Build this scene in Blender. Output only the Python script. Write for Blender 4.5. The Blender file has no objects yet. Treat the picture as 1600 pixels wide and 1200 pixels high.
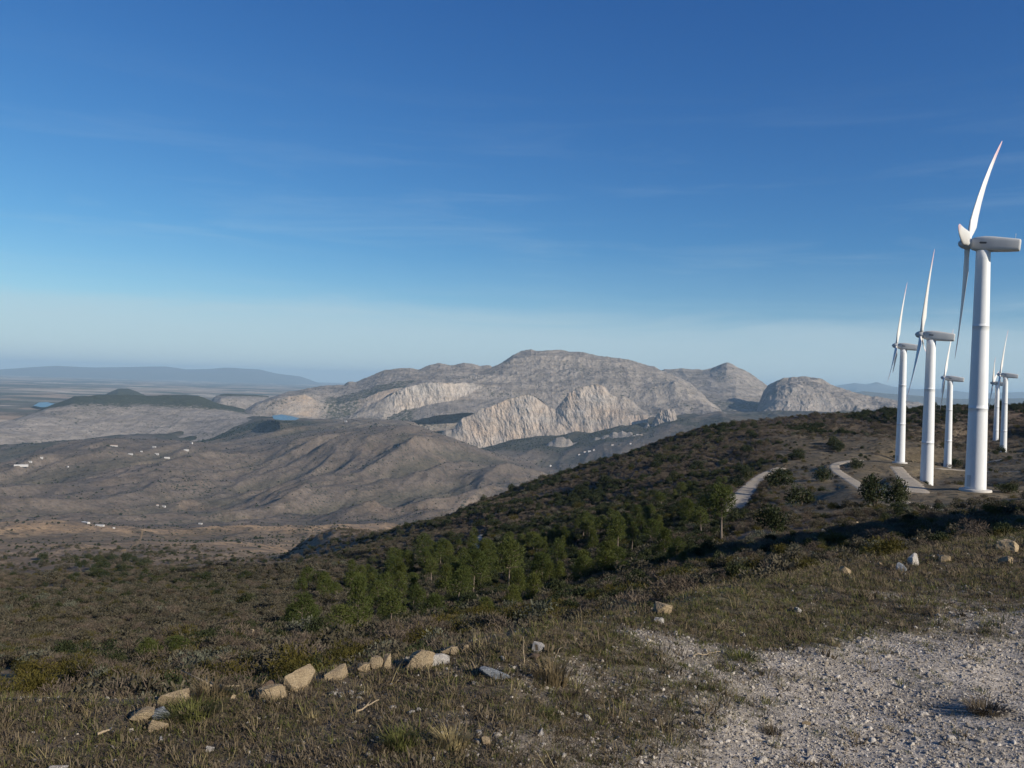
import bpy, bmesh, math, random
import numpy as np
from mathutils import Vector, Matrix

random.seed(7)
RNG = np.random.default_rng(11)
R = math.radians
scene = bpy.context.scene
COL = scene.collection

# ------------------------------------------------------------------ camera
FPX = 1333.0                       # focal length in pixels of the 1600 px wide photograph
ROLL = R(1.9)
cam_d = bpy.data.cameras.new('camera')
cam = bpy.data.objects.new('camera', cam_d)
COL.objects.link(cam)
cam_d.sensor_width = 36.0
cam_d.lens = FPX / 1600 * 36.0
cam_d.clip_start = 0.1
cam_d.clip_end = 200000.0
cam.matrix_world = Matrix.Rotation(R(90), 4, 'X') @ Matrix.Rotation(ROLL, 4, 'Z')
scene.camera = cam
SUN_AZ = R(126.0)                  # clockwise from the viewing direction (+Y)
SUN_EL = R(22.5)


def pix(u, v):
    """photo pixel -> azimuth (rad, clockwise from +Y) and slope (rise per metre on the map)"""
    a, b = np.asarray(u, float) - 800.0, 600.0 - np.asarray(v, float)
    X = a * math.cos(ROLL) - b * math.sin(ROLL)
    Z = a * math.sin(ROLL) + b * math.cos(ROLL)
    return np.arctan2(X, FPX), Z / np.hypot(X, FPX)


# ------------------------------------------------------------------ noise
def pnoise(x, y, seed=0):
    x = np.asarray(x, float); y = np.asarray(y, float)
    xi = np.floor(x).astype(np.int64); yi = np.floor(y).astype(np.int64)
    fx = x - xi; fy = y - yi
    ux = fx * fx * fx * (fx * (fx * 6 - 15) + 10); uy = fy * fy * fy * (fy * (fy * 6 - 15) + 10)

    def g(ix, iy, dx, dy):
        h = (ix * 374761393 + iy * 668265263 + seed * 1442695041) & 0xffffffff
        h = ((h ^ (h >> 13)) * 1274126177) & 0xffffffff
        h = (h ^ (h >> 16)) & 0xffffffff
        a = h * (2 * math.pi / 4294967296.0)
        return np.cos(a) * dx + np.sin(a) * dy
    n00 = g(xi, yi, fx, fy); n10 = g(xi + 1, yi, fx - 1, fy)
    n01 = g(xi, yi + 1, fx, fy - 1); n11 = g(xi + 1, yi + 1, fx - 1, fy - 1)
    a = n00 + (n10 - n00) * ux; b = n01 + (n11 - n01) * ux
    return (a + (b - a) * uy) * 1.5


def fbm(x, y, wl, octv=4, seed=0, gain=0.5):
    s = 0; amp = 1.0; tot = 0
    for i in range(octv):
        s = s + amp * pnoise(x / wl, y / wl, seed + i * 17); tot += amp
        amp *= gain; wl *= 0.5
    return s / tot


def ridged(x, y, wl, octv=4, seed=0, gain=0.5):
    s = 0; amp = 1.0; tot = 0
    for i in range(octv):
        n = 1 - np.abs(pnoise(x / wl, y / wl, seed + i * 31)) * 1.6
        s = s + amp * n; tot += amp; amp *= gain; wl *= 0.5
    return s / tot


def smooth(A, axis, sig):
    k = int(sig * 2.5) + 1
    w = np.exp(-0.5 * (np.arange(-k, k + 1) / sig) ** 2); w /= w.sum()
    pad = [(0, 0), (0, 0)]; pad[axis] = (k, k)
    P = np.pad(A, pad, mode='edge')
    out = np.zeros_like(A); n = A.shape[axis]
    for i, wi in enumerate(w):
        out += wi * (P[i:i + n] if axis == 0 else P[:, i:i + n])
    return out


def sstep(a, b, x):
    t = np.clip((x - a) / (b - a), 0, 1)
    return t * t * (3 - 2 * t)


# ------------------------------------------------------------------ object helpers
def link(o, parent=None):
    COL.objects.link(o)
    if parent is not None:
        o.parent = parent
    return o


def tag(o, label=None, cat=None, group=None, kind=None):
    if label: o['label'] = label
    if cat: o['category'] = cat
    if group: o['group'] = group
    if kind: o['kind'] = kind
    return o


def empty(name, loc, rz=0.0, sc=1.0):
    o = bpy.data.objects.new(name, None)
    o.location = loc; o.rotation_euler = (0, 0, rz); o.scale = (sc, sc, sc)
    o.empty_display_size = 0.3
    return link(o)


def np_mesh(name, V, Fq, smooth_shade=True, mats=(), mat_idx=None, cols=None):
    me = bpy.data.meshes.new(name)
    V = np.asarray(V, np.float32); Fq = np.asarray(Fq, np.int32)
    n, m = Fq.shape
    me.vertices.add(len(V)); me.vertices.foreach_set('co', V.ravel())
    me.loops.add(n * m); me.loops.foreach_set('vertex_index', Fq.ravel())
    me.polygons.add(n)
    me.polygons.foreach_set('loop_start', np.arange(n, dtype=np.int32) * m)
    me.polygons.foreach_set('loop_total', np.full(n, m, np.int32))
    me.polygons.foreach_set('use_smooth', np.full(n, bool(smooth_shade)))
    for mt in mats: me.materials.append(mt)
    if mat_idx is not None: me.polygons.foreach_set('material_index', np.asarray(mat_idx, np.int32))
    if cols is not None:
        at = me.color_attributes.new('tint', 'FLOAT_COLOR', 'POINT')
        c = np.ones((len(V), 4), np.float32); c[:, :3] = cols
        at.data.foreach_set('color', c.ravel())
    me.update(calc_edges=True)
    return me


def grid_faces(nr, nc):
    i = np.arange(nr - 1)[:, None] * nc + np.arange(nc - 1)[None, :]
    return np.stack([i, i + 1, i + nc + 1, i + nc], -1).reshape(-1, 4)


# ------------------------------------------------------------------ materials
class NT:
    def __init__(self, name):
        self.m = bpy.data.materials.new(name); self.m.use_nodes = True
        self.t = self.m.node_tree; self.n = self.t.nodes; self.l = self.t.links
        self.bsdf = self.n['Principled BSDF']
        self.bsdf.inputs['Roughness'].default_value = 0.9
        self.bsdf.inputs['Specular IOR Level'].default_value = 0.2

    def node(self, typ, **kw):
        nd = self.n.new(typ)
        for k, v in kw.items():
            if k.startswith('in_'):
                key = k[3:]
                nd.inputs[int(key) if key.isdigit() else key].default_value = v
            else:
                setattr(nd, k, v)
        return nd

    def link(self, a, b): self.l.new(a, b)

    def pos(self): return self.node('ShaderNodeNewGeometry').outputs['Position']

    def objc(self): return self.node('ShaderNodeTexCoord').outputs['Object']

    def noise(self, vec, scale, detail=4, rough=0.6, stretch=None):
        if stretch:
            mp = self.node('ShaderNodeMapping'); mp.inputs['Scale'].default_value = stretch
            self.link(vec, mp.inputs['Vector']); vec = mp.outputs['Vector']
        t = self.node('ShaderNodeTexNoise'); t.inputs['Scale'].default_value = scale
        t.inputs['Detail'].default_value = detail; t.inputs['Roughness'].default_value = rough
        self.link(vec, t.inputs['Vector'])
        return t.outputs['Fac']

    def ramp(self, fac, stops):
        r = self.node('ShaderNodeValToRGB'); e = r.color_ramp.elements
        while len(e) < len(stops): e.new(0.5)
        for el, (p, c) in zip(e, stops):
            el.position = p
            el.color = (c, c, c, 1) if isinstance(c, (int, float)) else (*c, 1)
        self.link(fac, r.inputs['Fac'])
        return r.outputs['Color']

    def mix(self, fac, a, b, mode='MIX'):
        x = self.node('ShaderNodeMix', data_type='RGBA', blend_type=mode)
        for s, v in ((x.inputs[0], fac), (x.inputs[6], a), (x.inputs[7], b)):
            if isinstance(v, (int, float)): s.default_value = v
            elif isinstance(v, tuple): s.default_value = (*v, 1)
            else: self.link(v, s)
        return x.outputs[2]

    def math(self, op, a, b=None, clamp=False):
        x = self.node('ShaderNodeMath', operation=op, use_clamp=clamp)
        for s, v in ((x.inputs[0], a), (x.inputs[1], b)):
            if v is None: continue
            if isinstance(v, (int, float)): s.default_value = v
            else: self.link(v, s)
        return x.outputs[0]

    def bump(self, height, strength, dist, normal=None):
        b = self.node('ShaderNodeBump'); b.inputs['Strength'].default_value = strength
        b.inputs['Distance'].default_value = dist
        self.link(height, b.inputs['Height'])
        if normal is not None: self.link(normal, b.inputs['Normal'])
        return b.outputs['Normal']

    def done(self, color=None, normal=None, rough=None):
        if color is not None:
            if isinstance(color, tuple): self.bsdf.inputs['Base Color'].default_value = (*color, 1)
            else: self.link(color, self.bsdf.inputs['Base Color'])
        if normal is not None: self.link(normal, self.bsdf.inputs['Normal'])
        if rough is not None: self.bsdf.inputs['Roughness'].default_value = rough
        return self.m


def terrain_mat(name, scales, contrast, bumps, speck=None, spots=None):
    """albedo attribute x several octaves of noise; optional dots of scrub"""
    t = NT(name); P = t.pos()
    at = t.node('ShaderNodeVertexColor', layer_name='tint').outputs['Color']
    c = at
    for s, lo, hi in zip(scales, contrast[0], contrast[1]):
        f = t.noise(P, s, 5, 0.65)
        k = t.ramp(f, [(0.3, lo), (0.7, hi)])
        c = t.mix(1.0, c, k, 'MULTIPLY')
    if speck:
        for sc, th, colr, sd in speck:
            v = t.node('ShaderNodeTexVoronoi', feature='F1'); v.inputs['Scale'].default_value = sc
            v.inputs['Randomness'].default_value = 1.0
            t.link(P, v.inputs['Vector'])
            dens = t.noise(P, sc * 0.13, 3, 0.6)
            lim = t.math('MULTIPLY', t.ramp(dens, [(0.38, 0.15), (0.62, 1.0)]), th)
            d = t.math('SUBTRACT', lim, v.outputs['Distance'])
            fac = t.math('MULTIPLY', d, 9.0, True)
            c = t.mix(fac, c, colr)
    nrm = None
    for s, st, dist in bumps:
        nrm = t.bump(t.noise(P, s, 6, 0.65), st, dist, nrm)
    return t.done(c, nrm, 0.95)


M = {}
M['ground_near'] = terrain_mat('dry_earth_near', (3.0, 22.0), ((0.6, 0.55), (1.35, 1.45)), [(14.0, 0.7, 0.05), (90.0, 0.6, 0.012)])
M['ground_mid'] = terrain_mat('hillside_earth', (0.05, 0.35), ((0.65, 0.55), (1.3, 1.45)), [(0.4, 0.6, 1.2)],
                              speck=[(0.45, 0.42, (0.03, 0.032, 0.02), 1)])
M['ground_far'] = terrain_mat('far_hills_earth', (0.004, 0.02, 0.07), ((0.75, 0.72, 0.7), (1.2, 1.25, 1.3)), [(0.02, 0.6, 14.0), (0.08, 0.35, 4.0)],
                              speck=[(0.045, 0.36, (0.035, 0.038, 0.025), 1), (0.12, 0.42, (0.06, 0.055, 0.038), 1)])
M['plain'] = terrain_mat('plain_fields', (0.0006, 0.004), ((0.75, 0.7), (1.25, 1.3)), [(0.004, 0.3, 20.0)])


def rock_mat(name, warm, grey, dark, sc=1.0):
    t = NT(name); P = t.objc()
    f = t.noise(P, 3.0 * sc, 8, 0.7)
    c = t.ramp(f, [(0.25, dark), (0.45, grey), (0.62, warm), (0.85, tuple(min(1, x * 1.2) for x in warm))])
    f2 = t.noise(P, 22.0 * sc, 5, 0.7)
    c = t.mix(1.0, c, t.ramp(f2, [(0.3, 0.6), (0.7, 1.25)]), 'MULTIPLY')
    n = t.bump(t.noise(P, 9.0 * sc, 8, 0.7), 0.7, 0.06 / sc)
    n = t.bump(t.noise(P, 45.0 * sc, 4, 0.7), 0.5, 0.012 / sc, n)
    return t.done(c, n, 0.9)


M['rock_tan'] = rock_mat('tan_sandstone', (0.46, 0.36, 0.23), (0.4, 0.31, 0.195), (0.24, 0.17, 0.11))
M['rock_white'] = rock_mat('white_quartz', (0.62, 0.58, 0.52), (0.5, 0.47, 0.43), (0.3, 0.26, 0.22))
M['rock_grey'] = rock_mat('blue_grey_stone', (0.3, 0.32, 0.34), (0.24, 0.26, 0.28), (0.14, 0.15, 0.16))
M['rock_brown'] = rock_mat('brown_stone', (0.24, 0.17, 0.115), (0.19, 0.135, 0.095), (0.11, 0.08, 0.06))


def leaf_mat(name, stops, scale=1.2, trans=0.25):
    t = NT(name)
    oi = t.node('ShaderNodeObjectInfo').outputs['Random']
    f = t.noise(t.objc(), scale, 3, 0.7)
    k = t.math('ADD', t.math('MULTIPLY', f, 0.75), t.math('MULTIPLY', oi, 0.3))
    c = t.ramp(k, stops)
    t.done(c, None, 0.75)
    tr = t.node('ShaderNodeBsdfTranslucent'); t.link(c, tr.inputs['Color'])
    mx = t.node('ShaderNodeMixShader'); mx.inputs[0].default_value = trans
    t.link(t.bsdf.outputs[0], mx.inputs[1]); t.link(tr.outputs[0], mx.inputs[2])
    t.link(mx.outputs[0], t.n['Material Output'].inputs['Surface'])
    return t.m


M['pine'] = leaf_mat('pine_needles', [(0.25, (0.038, 0.054, 0.013)), (0.5, (0.066, 0.083, 0.02)), (0.8, (0.1, 0.112, 0.03))], 0.9)
M['pine_young'] = leaf_mat('young_pine_needles', [(0.25, (0.04, 0.054, 0.012)), (0.5, (0.068, 0.082, 0.018)), (0.8, (0.105, 0.112, 0.028))], 0.9)
M['oak'] = leaf_mat('holm_oak_leaves', [(0.25, (0.022, 0.032, 0.012)), (0.5, (0.036, 0.046, 0.018)), (0.8, (0.06, 0.066, 0.026))], 0.9)
M['olive_scrub'] = leaf_mat('gorse_leaves', [(0.25, (0.035, 0.034, 0.008)), (0.5, (0.068, 0.06, 0.012)), (0.8, (0.11, 0.088, 0.02))], 3.0)
M['dark_scrub'] = leaf_mat('dark_scrub_leaves', [(0.25, (0.042, 0.04, 0.026)), (0.5, (0.082, 0.073, 0.048)), (0.8, (0.135, 0.118, 0.08))], 2.0)
M['brown_scrub'] = leaf_mat('dry_scrub_twigs', [(0.25, (0.065, 0.05, 0.036)), (0.5, (0.115, 0.09, 0.066)), (0.8, (0.175, 0.14, 0.105))], 2.0, 0.1)
M['grey_scrub'] = leaf_mat('grey_green_leaves', [(0.25, (0.07, 0.075, 0.05)), (0.5, (0.11, 0.115, 0.08)), (0.8, (0.17, 0.17, 0.12))], 3.0)
M['grass_green'] = leaf_mat('green_grass', [(0.2, (0.055, 0.066, 0.018)), (0.5, (0.1, 0.105, 0.03)), (0.8, (0.15, 0.145, 0.05))], 4.0)
M['grass_dry'] = leaf_mat('dry_grass', [(0.2, (0.1, 0.078, 0.045)), (0.5, (0.17, 0.13, 0.07)), (0.8, (0.3, 0.24, 0.13))], 4.0)
M['weed_dark'] = leaf_mat('dark_weeds', [(0.2, (0.055, 0.042, 0.03)), (0.5, (0.1, 0.078, 0.05)), (0.8, (0.15, 0.12, 0.08))], 4.0, 0.1)
M['straw'] = leaf_mat('straw_grass', [(0.2, (0.2, 0.16, 0.08)), (0.5, (0.32, 0.26, 0.13)), (0.8, (0.45, 0.38, 0.2))], 4.0)


def bark_mat(name, a, b):
    t = NT(name); f = t.noise(t.objc(), 5.0, 6, 0.7, (3, 3, 0.7))
    n = t.bump(f, 0.6, 0.04)
    return t.done(t.ramp(f, [(0.3, a), (0.7, b)]), n, 0.95)


M['bark'] = bark_mat('pine_bark', (0.11, 0.085, 0.065), (0.27, 0.22, 0.18))
M['twig'] = bark_mat('twig_bark', (0.1, 0.075, 0.055), (0.2, 0.16, 0.12))
M['deadwood'] = bark_mat('weathered_wood', (0.26, 0.2, 0.13), (0.42, 0.34, 0.23))


def pebble_mat():
    t = NT('limestone_gravel'); oi = t.node('ShaderNodeObjectInfo').outputs['Random']
    c = t.ramp(oi, [(0.0, (0.22, 0.185, 0.145)), (0.3, (0.34, 0.3, 0.245)), (0.7, (0.46, 0.415, 0.35)), (1.0, (0.62, 0.57, 0.5))])
    return t.done(c, t.bump(t.noise(t.objc(), 3.0, 4, 0.7), 0.5, 0.3), 0.9)


M['pebble'] = pebble_mat()


def track_mat():
    t = NT('pale_track_dirt'); P = t.pos()
    c = t.ramp(t.noise(P, 0.5, 5, 0.7), [(0.3, (0.3, 0.255, 0.19)), (0.7, (0.46, 0.4, 0.31))])
    c = t.mix(1.0, c, t.ramp(t.noise(P, 5.0, 4, 0.7), [(0.3, 0.7), (0.7, 1.2)]), 'MULTIPLY')
    return t.done(c, t.bump(t.noise(P, 4.0, 5, 0.7), 0.6, 0.08), 0.95)


M['track'] = track_mat()


def track_orange():
    t = NT('ochre_track_dirt'); P = t.pos()
    c = t.ramp(t.noise(P, 0.8, 5, 0.7), [(0.3, (0.17, 0.12, 0.065)), (0.7, (0.27, 0.19, 0.1))])
    return t.done(c, t.bump(t.noise(P, 4.0, 5, 0.7), 0.6, 0.08), 0.95)


M['track_orange'] = track_orange()


def paint(name, col, rough=0.45, dirt=0.12):
    t = NT(name); f = t.noise(t.objc(), 0.6, 6, 0.65, (1, 1, 0.25))
    c = t.ramp(f, [(0.3, tuple(x * (1 - dirt) for x in col)), (0.65, col)])
    t.bsdf.inputs['Specular IOR Level'].default_value = 0.4
    return t.done(c, None, rough)


M['tower'] = paint('white_tower_paint', (0.7, 0.72, 0.72))
M['nacelle'] = paint('nacelle_grp', (0.5, 0.51, 0.5), 0.5)
def blade_mat():
    t = NT('blade_gelcoat'); sp = t.node('ShaderNodeSeparateXYZ'); t.link(t.objc(), sp.inputs[0])
    tip = t.math('MULTIPLY', t.math('SUBTRACT', sp.outputs['Z'], 17.5), 0.3, True)
    f = t.noise(t.objc(), 0.6, 6, 0.65, (1, 1, 0.25))
    c = t.ramp(f, [(0.3, (0.64, 0.63, 0.6)), (0.65, (0.72, 0.71, 0.68))])
    t.bsdf.inputs['Specular IOR Level'].default_value = 0.4
    return t.done(t.mix(tip, c, (0.58, 0.42, 0.44)), None, 0.4)


M['blade'] = blade_mat()
M['mark'] = paint('dark_logo', (0.06, 0.07, 0.08), 0.6)
M['whitewash'] = paint('whitewash', (0.48, 0.47, 0.45), 0.9)
M['roof_tile'] = paint('roof_tile', (0.36, 0.22, 0.15), 0.9)
M['roof_white'] = paint('pale_sheet_roof', (0.5, 0.49, 0.47), 0.8)
M['concrete'] = paint('dam_concrete', (0.48, 0.46, 0.42), 0.9)


def water_mat():
    t = NT('reservoir_water')
    t.bsdf.inputs['Specular IOR Level'].default_value = 0.5
    n = t.bump(t.noise(t.pos(), 0.05, 3, 0.5), 0.1, 1.0)
    return t.done((0.03, 0.1, 0.14), n, 0.25)


M['water'] = water_mat()


def limestone_mat(name, pale, warm, grey, sc=1.0):
    """tint attribute: R = cliffness, G = wood cover, B = warm stain"""
    t = NT(name); P = t.pos()
    at = t.node('ShaderNodeVertexColor', layer_name='tint').outputs['Color']
    sep = t.node('ShaderNodeSeparateColor'); t.link(at, sep.inputs[0])
    cl, wood, wm = sep.outputs[0], sep.outputs[1], sep.outputs[2]
    f = t.noise(P, 0.012 * sc, 7, 0.7)
    base = t.ramp(f, [(0.3, tuple(x * 0.62 for x in grey)), (0.5, grey), (0.72, tuple(min(1, x * 1.35) for x in grey))])
    bed = t.noise(P, 0.0022 * sc, 5, 0.65, (1.0, 1.0, 9))
    base = t.mix(1.0, base, t.ramp(bed, [(0.36, 0.76), (0.5, 1.0), (0.66, 1.15)]), 'MULTIPLY')
    fc = t.noise(P, 0.02 * sc, 7, 0.7, (1, 1, 0.5))
    rock = t.ramp(fc, [(0.28, tuple(x * 0.55 for x in pale)), (0.5, pale), (0.75, tuple(min(1, x * 1.2) for x in pale))])
    rock = t.mix(1.0, rock, t.ramp(bed, [(0.36, 0.75), (0.5, 1.0), (0.66, 1.12)]), 'MULTIPLY')
    rock = t.mix(wm, rock, t.ramp(fc, [(0.3, tuple(x * 0.7 for x in warm)), (0.6, warm)]))
    c = t.mix(cl, base, rock)
    # scrub dots on the gentler ground
    v = t.node('ShaderNodeTexVoronoi'); v.inputs['Scale'].default_value = 0.03 * sc
    t.link(P, v.inputs['Vector'])
    lim = t.math('MULTIPLY', t.ramp(t.noise(P, 0.004 * sc, 4, 0.6), [(0.35, 0.1), (0.65, 1.0)]), 0.42)
    d = t.math('MULTIPLY', t.math('SUBTRACT', lim, v.outputs['Distance']), 8.0, True)
    d = t.math('MULTIPLY', d, t.math('SUBTRACT', 1.0, t.math('MULTIPLY', cl, 0.85)))
    c = t.mix(d, c, (0.055, 0.058, 0.042))
    wn = t.math('ADD', wood, t.math('MULTIPLY', t.math('SUBTRACT', t.noise(P, 0.03 * sc, 5, 0.7), 0.5), 1.3))
    wf = t.math('MULTIPLY', t.math('SUBTRACT', wn, 0.42), 5.0, True)
    c = t.mix(wf, c, t.ramp(t.noise(P, 0.05 * sc, 3, 0.7), [(0.3, (0.025, 0.032, 0.02)), (0.7, (0.06, 0.066, 0.04))]))
    n = t.bump(t.noise(P, 0.012 * sc, 8, 0.72), 0.9, 22.0 / sc)
    n = t.bump(t.noise(P, 0.05 * sc, 6, 0.7, (1, 1, 0.75)), 0.7, 6.0 / sc, n)
    return t.done(c, n, 0.95)


M['limestone'] = limestone_mat('limestone', (0.36, 0.332, 0.298), (0.47, 0.345, 0.24), (0.245, 0.215, 0.185))
M['bluehill'] = terrain_mat('distant_range', (0.0008, 0.004), ((0.75, 0.7), (1.2, 1.25)), [(0.003, 0.6, 60.0)])
SKY_STRENGTH, AIR, DUST, OZONE = 0.1, 1.0, 0.1, 3.0
SKY_RESP = ((0.585, 1.5), (0.65, 1.2), (0.68, 0.88))
CIRRUS, CLOUDC, VEIL = 0.6, (3.75, 4.7, 5.25, 1), 0.75
SUN_E, EXPO = 4.5, 0.47
HAZE, HAZE_C = 2.4e-5, (0.52, 0.77, 0.98, 1)

# ------------------------------------------------------------------ terrain
def curve(pts, az):
    """control points (u, v, r) or (u, None, r, z) -> r(az), z(az)"""
    A = []
    for p in pts:
        if p[1] is None:
            a, _ = pix(p[0], 600.0); A.append((float(a), p[2], p[3]))
        else:
            a, s = pix(p[0], p[1]); A.append((float(a), p[2], float(s) * p[2]))
    A.sort(); A = np.array(A)
    return np.interp(az, A[:, 0], A[:, 1]), np.interp(az, A[:, 0], A[:, 2])


EYE = 1.6
front = np.concatenate([np.arange(-46, -36.2, 0.25), np.arange(-36.0, 36.001, 0.062), np.arange(36.25, 46.1, 0.25)])
az_deg = np.concatenate([np.arange(-180, -48, 3.0), front, np.arange(49, 181.1, 3.0)])
az_deg[-1] = 180.0
G_AZ = np.radians(az_deg)
rr = [0.5]
while rr[-1] < 9500:
    q = rr[-1]
    rr.append(q * (1.016 if q < 2 else 1.0105 if q < 1300 else 1.0055 if q < 3000 else 1.0042))
G_R = np.array(rr)

edge_v = [(-300, 1128), (0, 1116), (200, 1116), (300, 1106), (400, 1090), (600, 1047), (800, 1010), (1000, 967), (1200, 922), (1400, 884), (1600, 852), (1900, 815)]


def edge_pts():
    out = []
    for u, v in edge_v:
        z = -EYE - 0.05 - 0.35 * max(0, (u - 850)) / 800 * 3.0
        a, s = pix(u, v)
        out.append((u, v, z / float(s)))
    return out


def back_z(u_list, r, z):
    return [(u, None, r, z) for u in u_list]


KN = [
    [(-300, None, 0.5, -EYE), (1900, None, 0.5, -EYE)],
    edge_pts(),
    [(-300, 1096, 20), (0, 1084, 20), (200, 1074, 22), (400, 1040, 23), (600, 1010, 25), (800, 974, 28), (1000, 938, 30), (1200, 888, 33), (1400, 858, 36), (1600, 838, 42), (1900, 812, 50)],
    [(-300, 1020, 62), (0, 1015, 62), (200, 1000, 62), (400, 985, 60), (600, 985, 58), (700, 955, 62), (800, 925, 100), (1000, 880, 85), (1200, 838, 75), (1400, 810, 85), (1600, 803, 100), (1900, 790, 110)],
    [(-300, 955, 170), (0, 955, 170), (200, 945, 170), (400, 930, 170), (600, 925, 170), (800, 880, 205), (1000, 848, 170), (1200, 800, 170), (1330, 785, 172), (1450, 786, 190), (1600, 768, 180), (1900, 740, 190)],
    [(-300, 905, 400), (0, 905, 400), (200, 908, 400), (400, 902, 400), (600, 872, 380), (800, 822, 380), (1000, 788, 340), (1200, 742, 340), (1330, 726, 372), (1480, 734, 440), (1600, 717, 470), (1900, 690, 470)],
    [(-300, 880, 800), (0, 880, 800), (200, 882, 780), (330, 886, 700), (430, 886, 640), (520, 868, 600), (600, 842, 560), (800, 788, 520), (1000, 742, 480), (1200, 702, 490), (1400, 690, 545), (1600, 690, 620), (1900, 670, 620)],
    [(-300, 858, 1500), (0, 858, 1500), (200, 852, 1500), (330, 862, 1300), (400, 884, 900), (440, 876, 820), (470, 850, 800), (500, 834, 800), (530, 829, 800), (580, 828, 790), (610, 826, 780), (640, 816, 770), (700, 800, 770), (760, 771, 765), (840, 743, 755), (900, 726, 750), (960, 707, 740), (1020, 691, 735), (1080, 672, 730), (1140, 660, 725), (1240, 648, 720), (1320, 641, 725), (1400, 635, 735), (1500, 628, 750), (1600, 622, 770), (1900, 606, 800)],
    [(-300, 842, 2000), (0, 838, 2000), (200, 838, 2000), (400, 850, 1900), (520, None, 1500, -330), (700, None, 1500, -330), (900, None, 1500, -330), (1200, None, 1500, -320), (1600, None, 1500, -240), (1900, None, 1500, -200)],
    [(-300, 822, 2600), (0, 816, 2600), (70, 811, 2600), (150, 818, 2600), (250, 826, 2600), (450, 822, 2600), (600, 826, 2600), (800, None, 2600, -520), (1200, None, 2600, -520), (1900, None, 2600, -450)],
    [(-300, 822, 3050), (0, 822, 3050), (200, 824, 3050), (400, 822, 3050), (600, 812, 3050), (800, 815, 3050), (1200, None, 3050, -540), (1900, None, 3050, -500)],
    [(-300, 768, 4200), (0, 764, 4200), (200, 766, 4200), (400, 766, 4200), (600, 752, 4200), (800, 752, 4200), (1000, 762, 4200), (1200, 765, 4200), (1900, None, 4200, -520)],
    [(-300, 742, 5500), (0, 728, 5500), (40, 712, 5500), (80, 698, 5500), (130, 689, 5500), (170, 683, 5500), (230, 688, 5500), (300, 691, 5500), (350, 702, 5500), (400, 701, 5500), (440, 690, 5500), (480, 681, 5500), (520, 672, 5500), (570, 667, 5500), (640, 662, 5500), (670, 670, 5500), (700, 684, 5500), (740, 700, 5500), (780, 714, 5500), (860, 742, 5500), (1000, 735, 5500), (1200, 730, 5500), (1900, 720, 5500)],
    [(-300, 742, 6400), (0, 734, 6400), (100, 702, 6400), (170, 690, 6400), (300, 698, 6400), (360, 692, 6400), (400, 686, 6400), (480, 678, 6400), (570, 670, 6400), (640, 666, 6400), (700, 690, 6400), (780, 716, 6400), (860, 728, 6400), (1000, 706, 6400), (1200, 690, 6400), (1900, 680, 6400)],
    [(-300, 700, 7500), (0, 690, 7500), (100, 688, 7500), (200, 688, 7500), (330, 680, 7500), (370, 662, 7500), (400, 654, 7500), (440, 657, 7500), (560, 656, 7500), (640, 657, 7500), (700, 698, 7400), (740, 706, 7400), (800, 692, 7400), (900, 680, 7400), (1000, 664, 7400), (1060, 655, 7400), (1100, 650, 7500), (1200, 647, 7500), (1900, 650, 7500)],
    [(-300, None, 9400, -430), (330, None, 9400, -440), (370, 654, 9400), (400, 649, 9400), (700, 670, 9400), (1000, 645, 9400), (1200, 642, 9400), (1900, 645, 9400)],
]
ks = [curve(k, G_AZ) for k in KN]
KR = np.array([k[0] for k in ks]); KZ = np.array([k[1] for k in ks])
Z = np.empty((len(G_R), len(G_AZ)))
for j in range(len(G_AZ)):
    kr, kz = KR[:, j], KZ[:, j]
    t = 0.42; rm = kr[1] + (kr[2] - kr[1]) * t
    Z[:, j] = np.interp(G_R, np.insert(kr, 2, rm), np.insert(kz, 2, kz[1] + (kz[2] - kz[1]) * t - 0.55))
edgeR = KR[1]
fi = np.where((az_deg >= -36) & (az_deg <= 36))[0]
Zf = Z[:, fi]
Zf = smooth(Zf, 1, 7.0)
near_keep = Zf.copy()
Zs = smooth(Zf, 0, 5.0)
wk = sstep(2.0, 9.0, G_R)[:, None]
Zf = near_keep * (1 - wk) + Zs * wk
Z[:, fi] = Zf
# ground behind and beside the camera: the ridge the camera stands on
RRg, AZg = np.meshgrid(G_R, G_AZ, indexing='ij')
GX, GY = RRg * np.sin(AZg), RRg * np.cos(AZg)
backz = -EYE - 0.035 * np.maximum(0, RRg - 6) * (RRg < 1e9)
backz = np.maximum(backz, -430.0)
wb = sstep(46, 70, np.abs(np.degrees(AZg)))
# right flank of the ridge stays high, the left flank falls away
wb = np.where(AZg < 0, sstep(60, 120, -np.degrees(AZg)), wb)
Z = Z * (1 - wb) + backz * wb
# unseen knolls added right of the view to throw the long shade over the track
def shade_knoll(x, y, h, sx, sy, rot=0.0):
    c, s = math.cos(rot), math.sin(rot)
    dx, dy = GX - x, GY - y
    a, b = dx * c + dy * s, -dx * s + dy * c
    return h * np.exp(-(a / sx) ** 2 - (b / sy) ** 2)
Z += shade_knoll(88, 34, 17, 40, 24, 0.5) + shade_knoll(58, 12, 12, 24, 15, 0.4)
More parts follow.
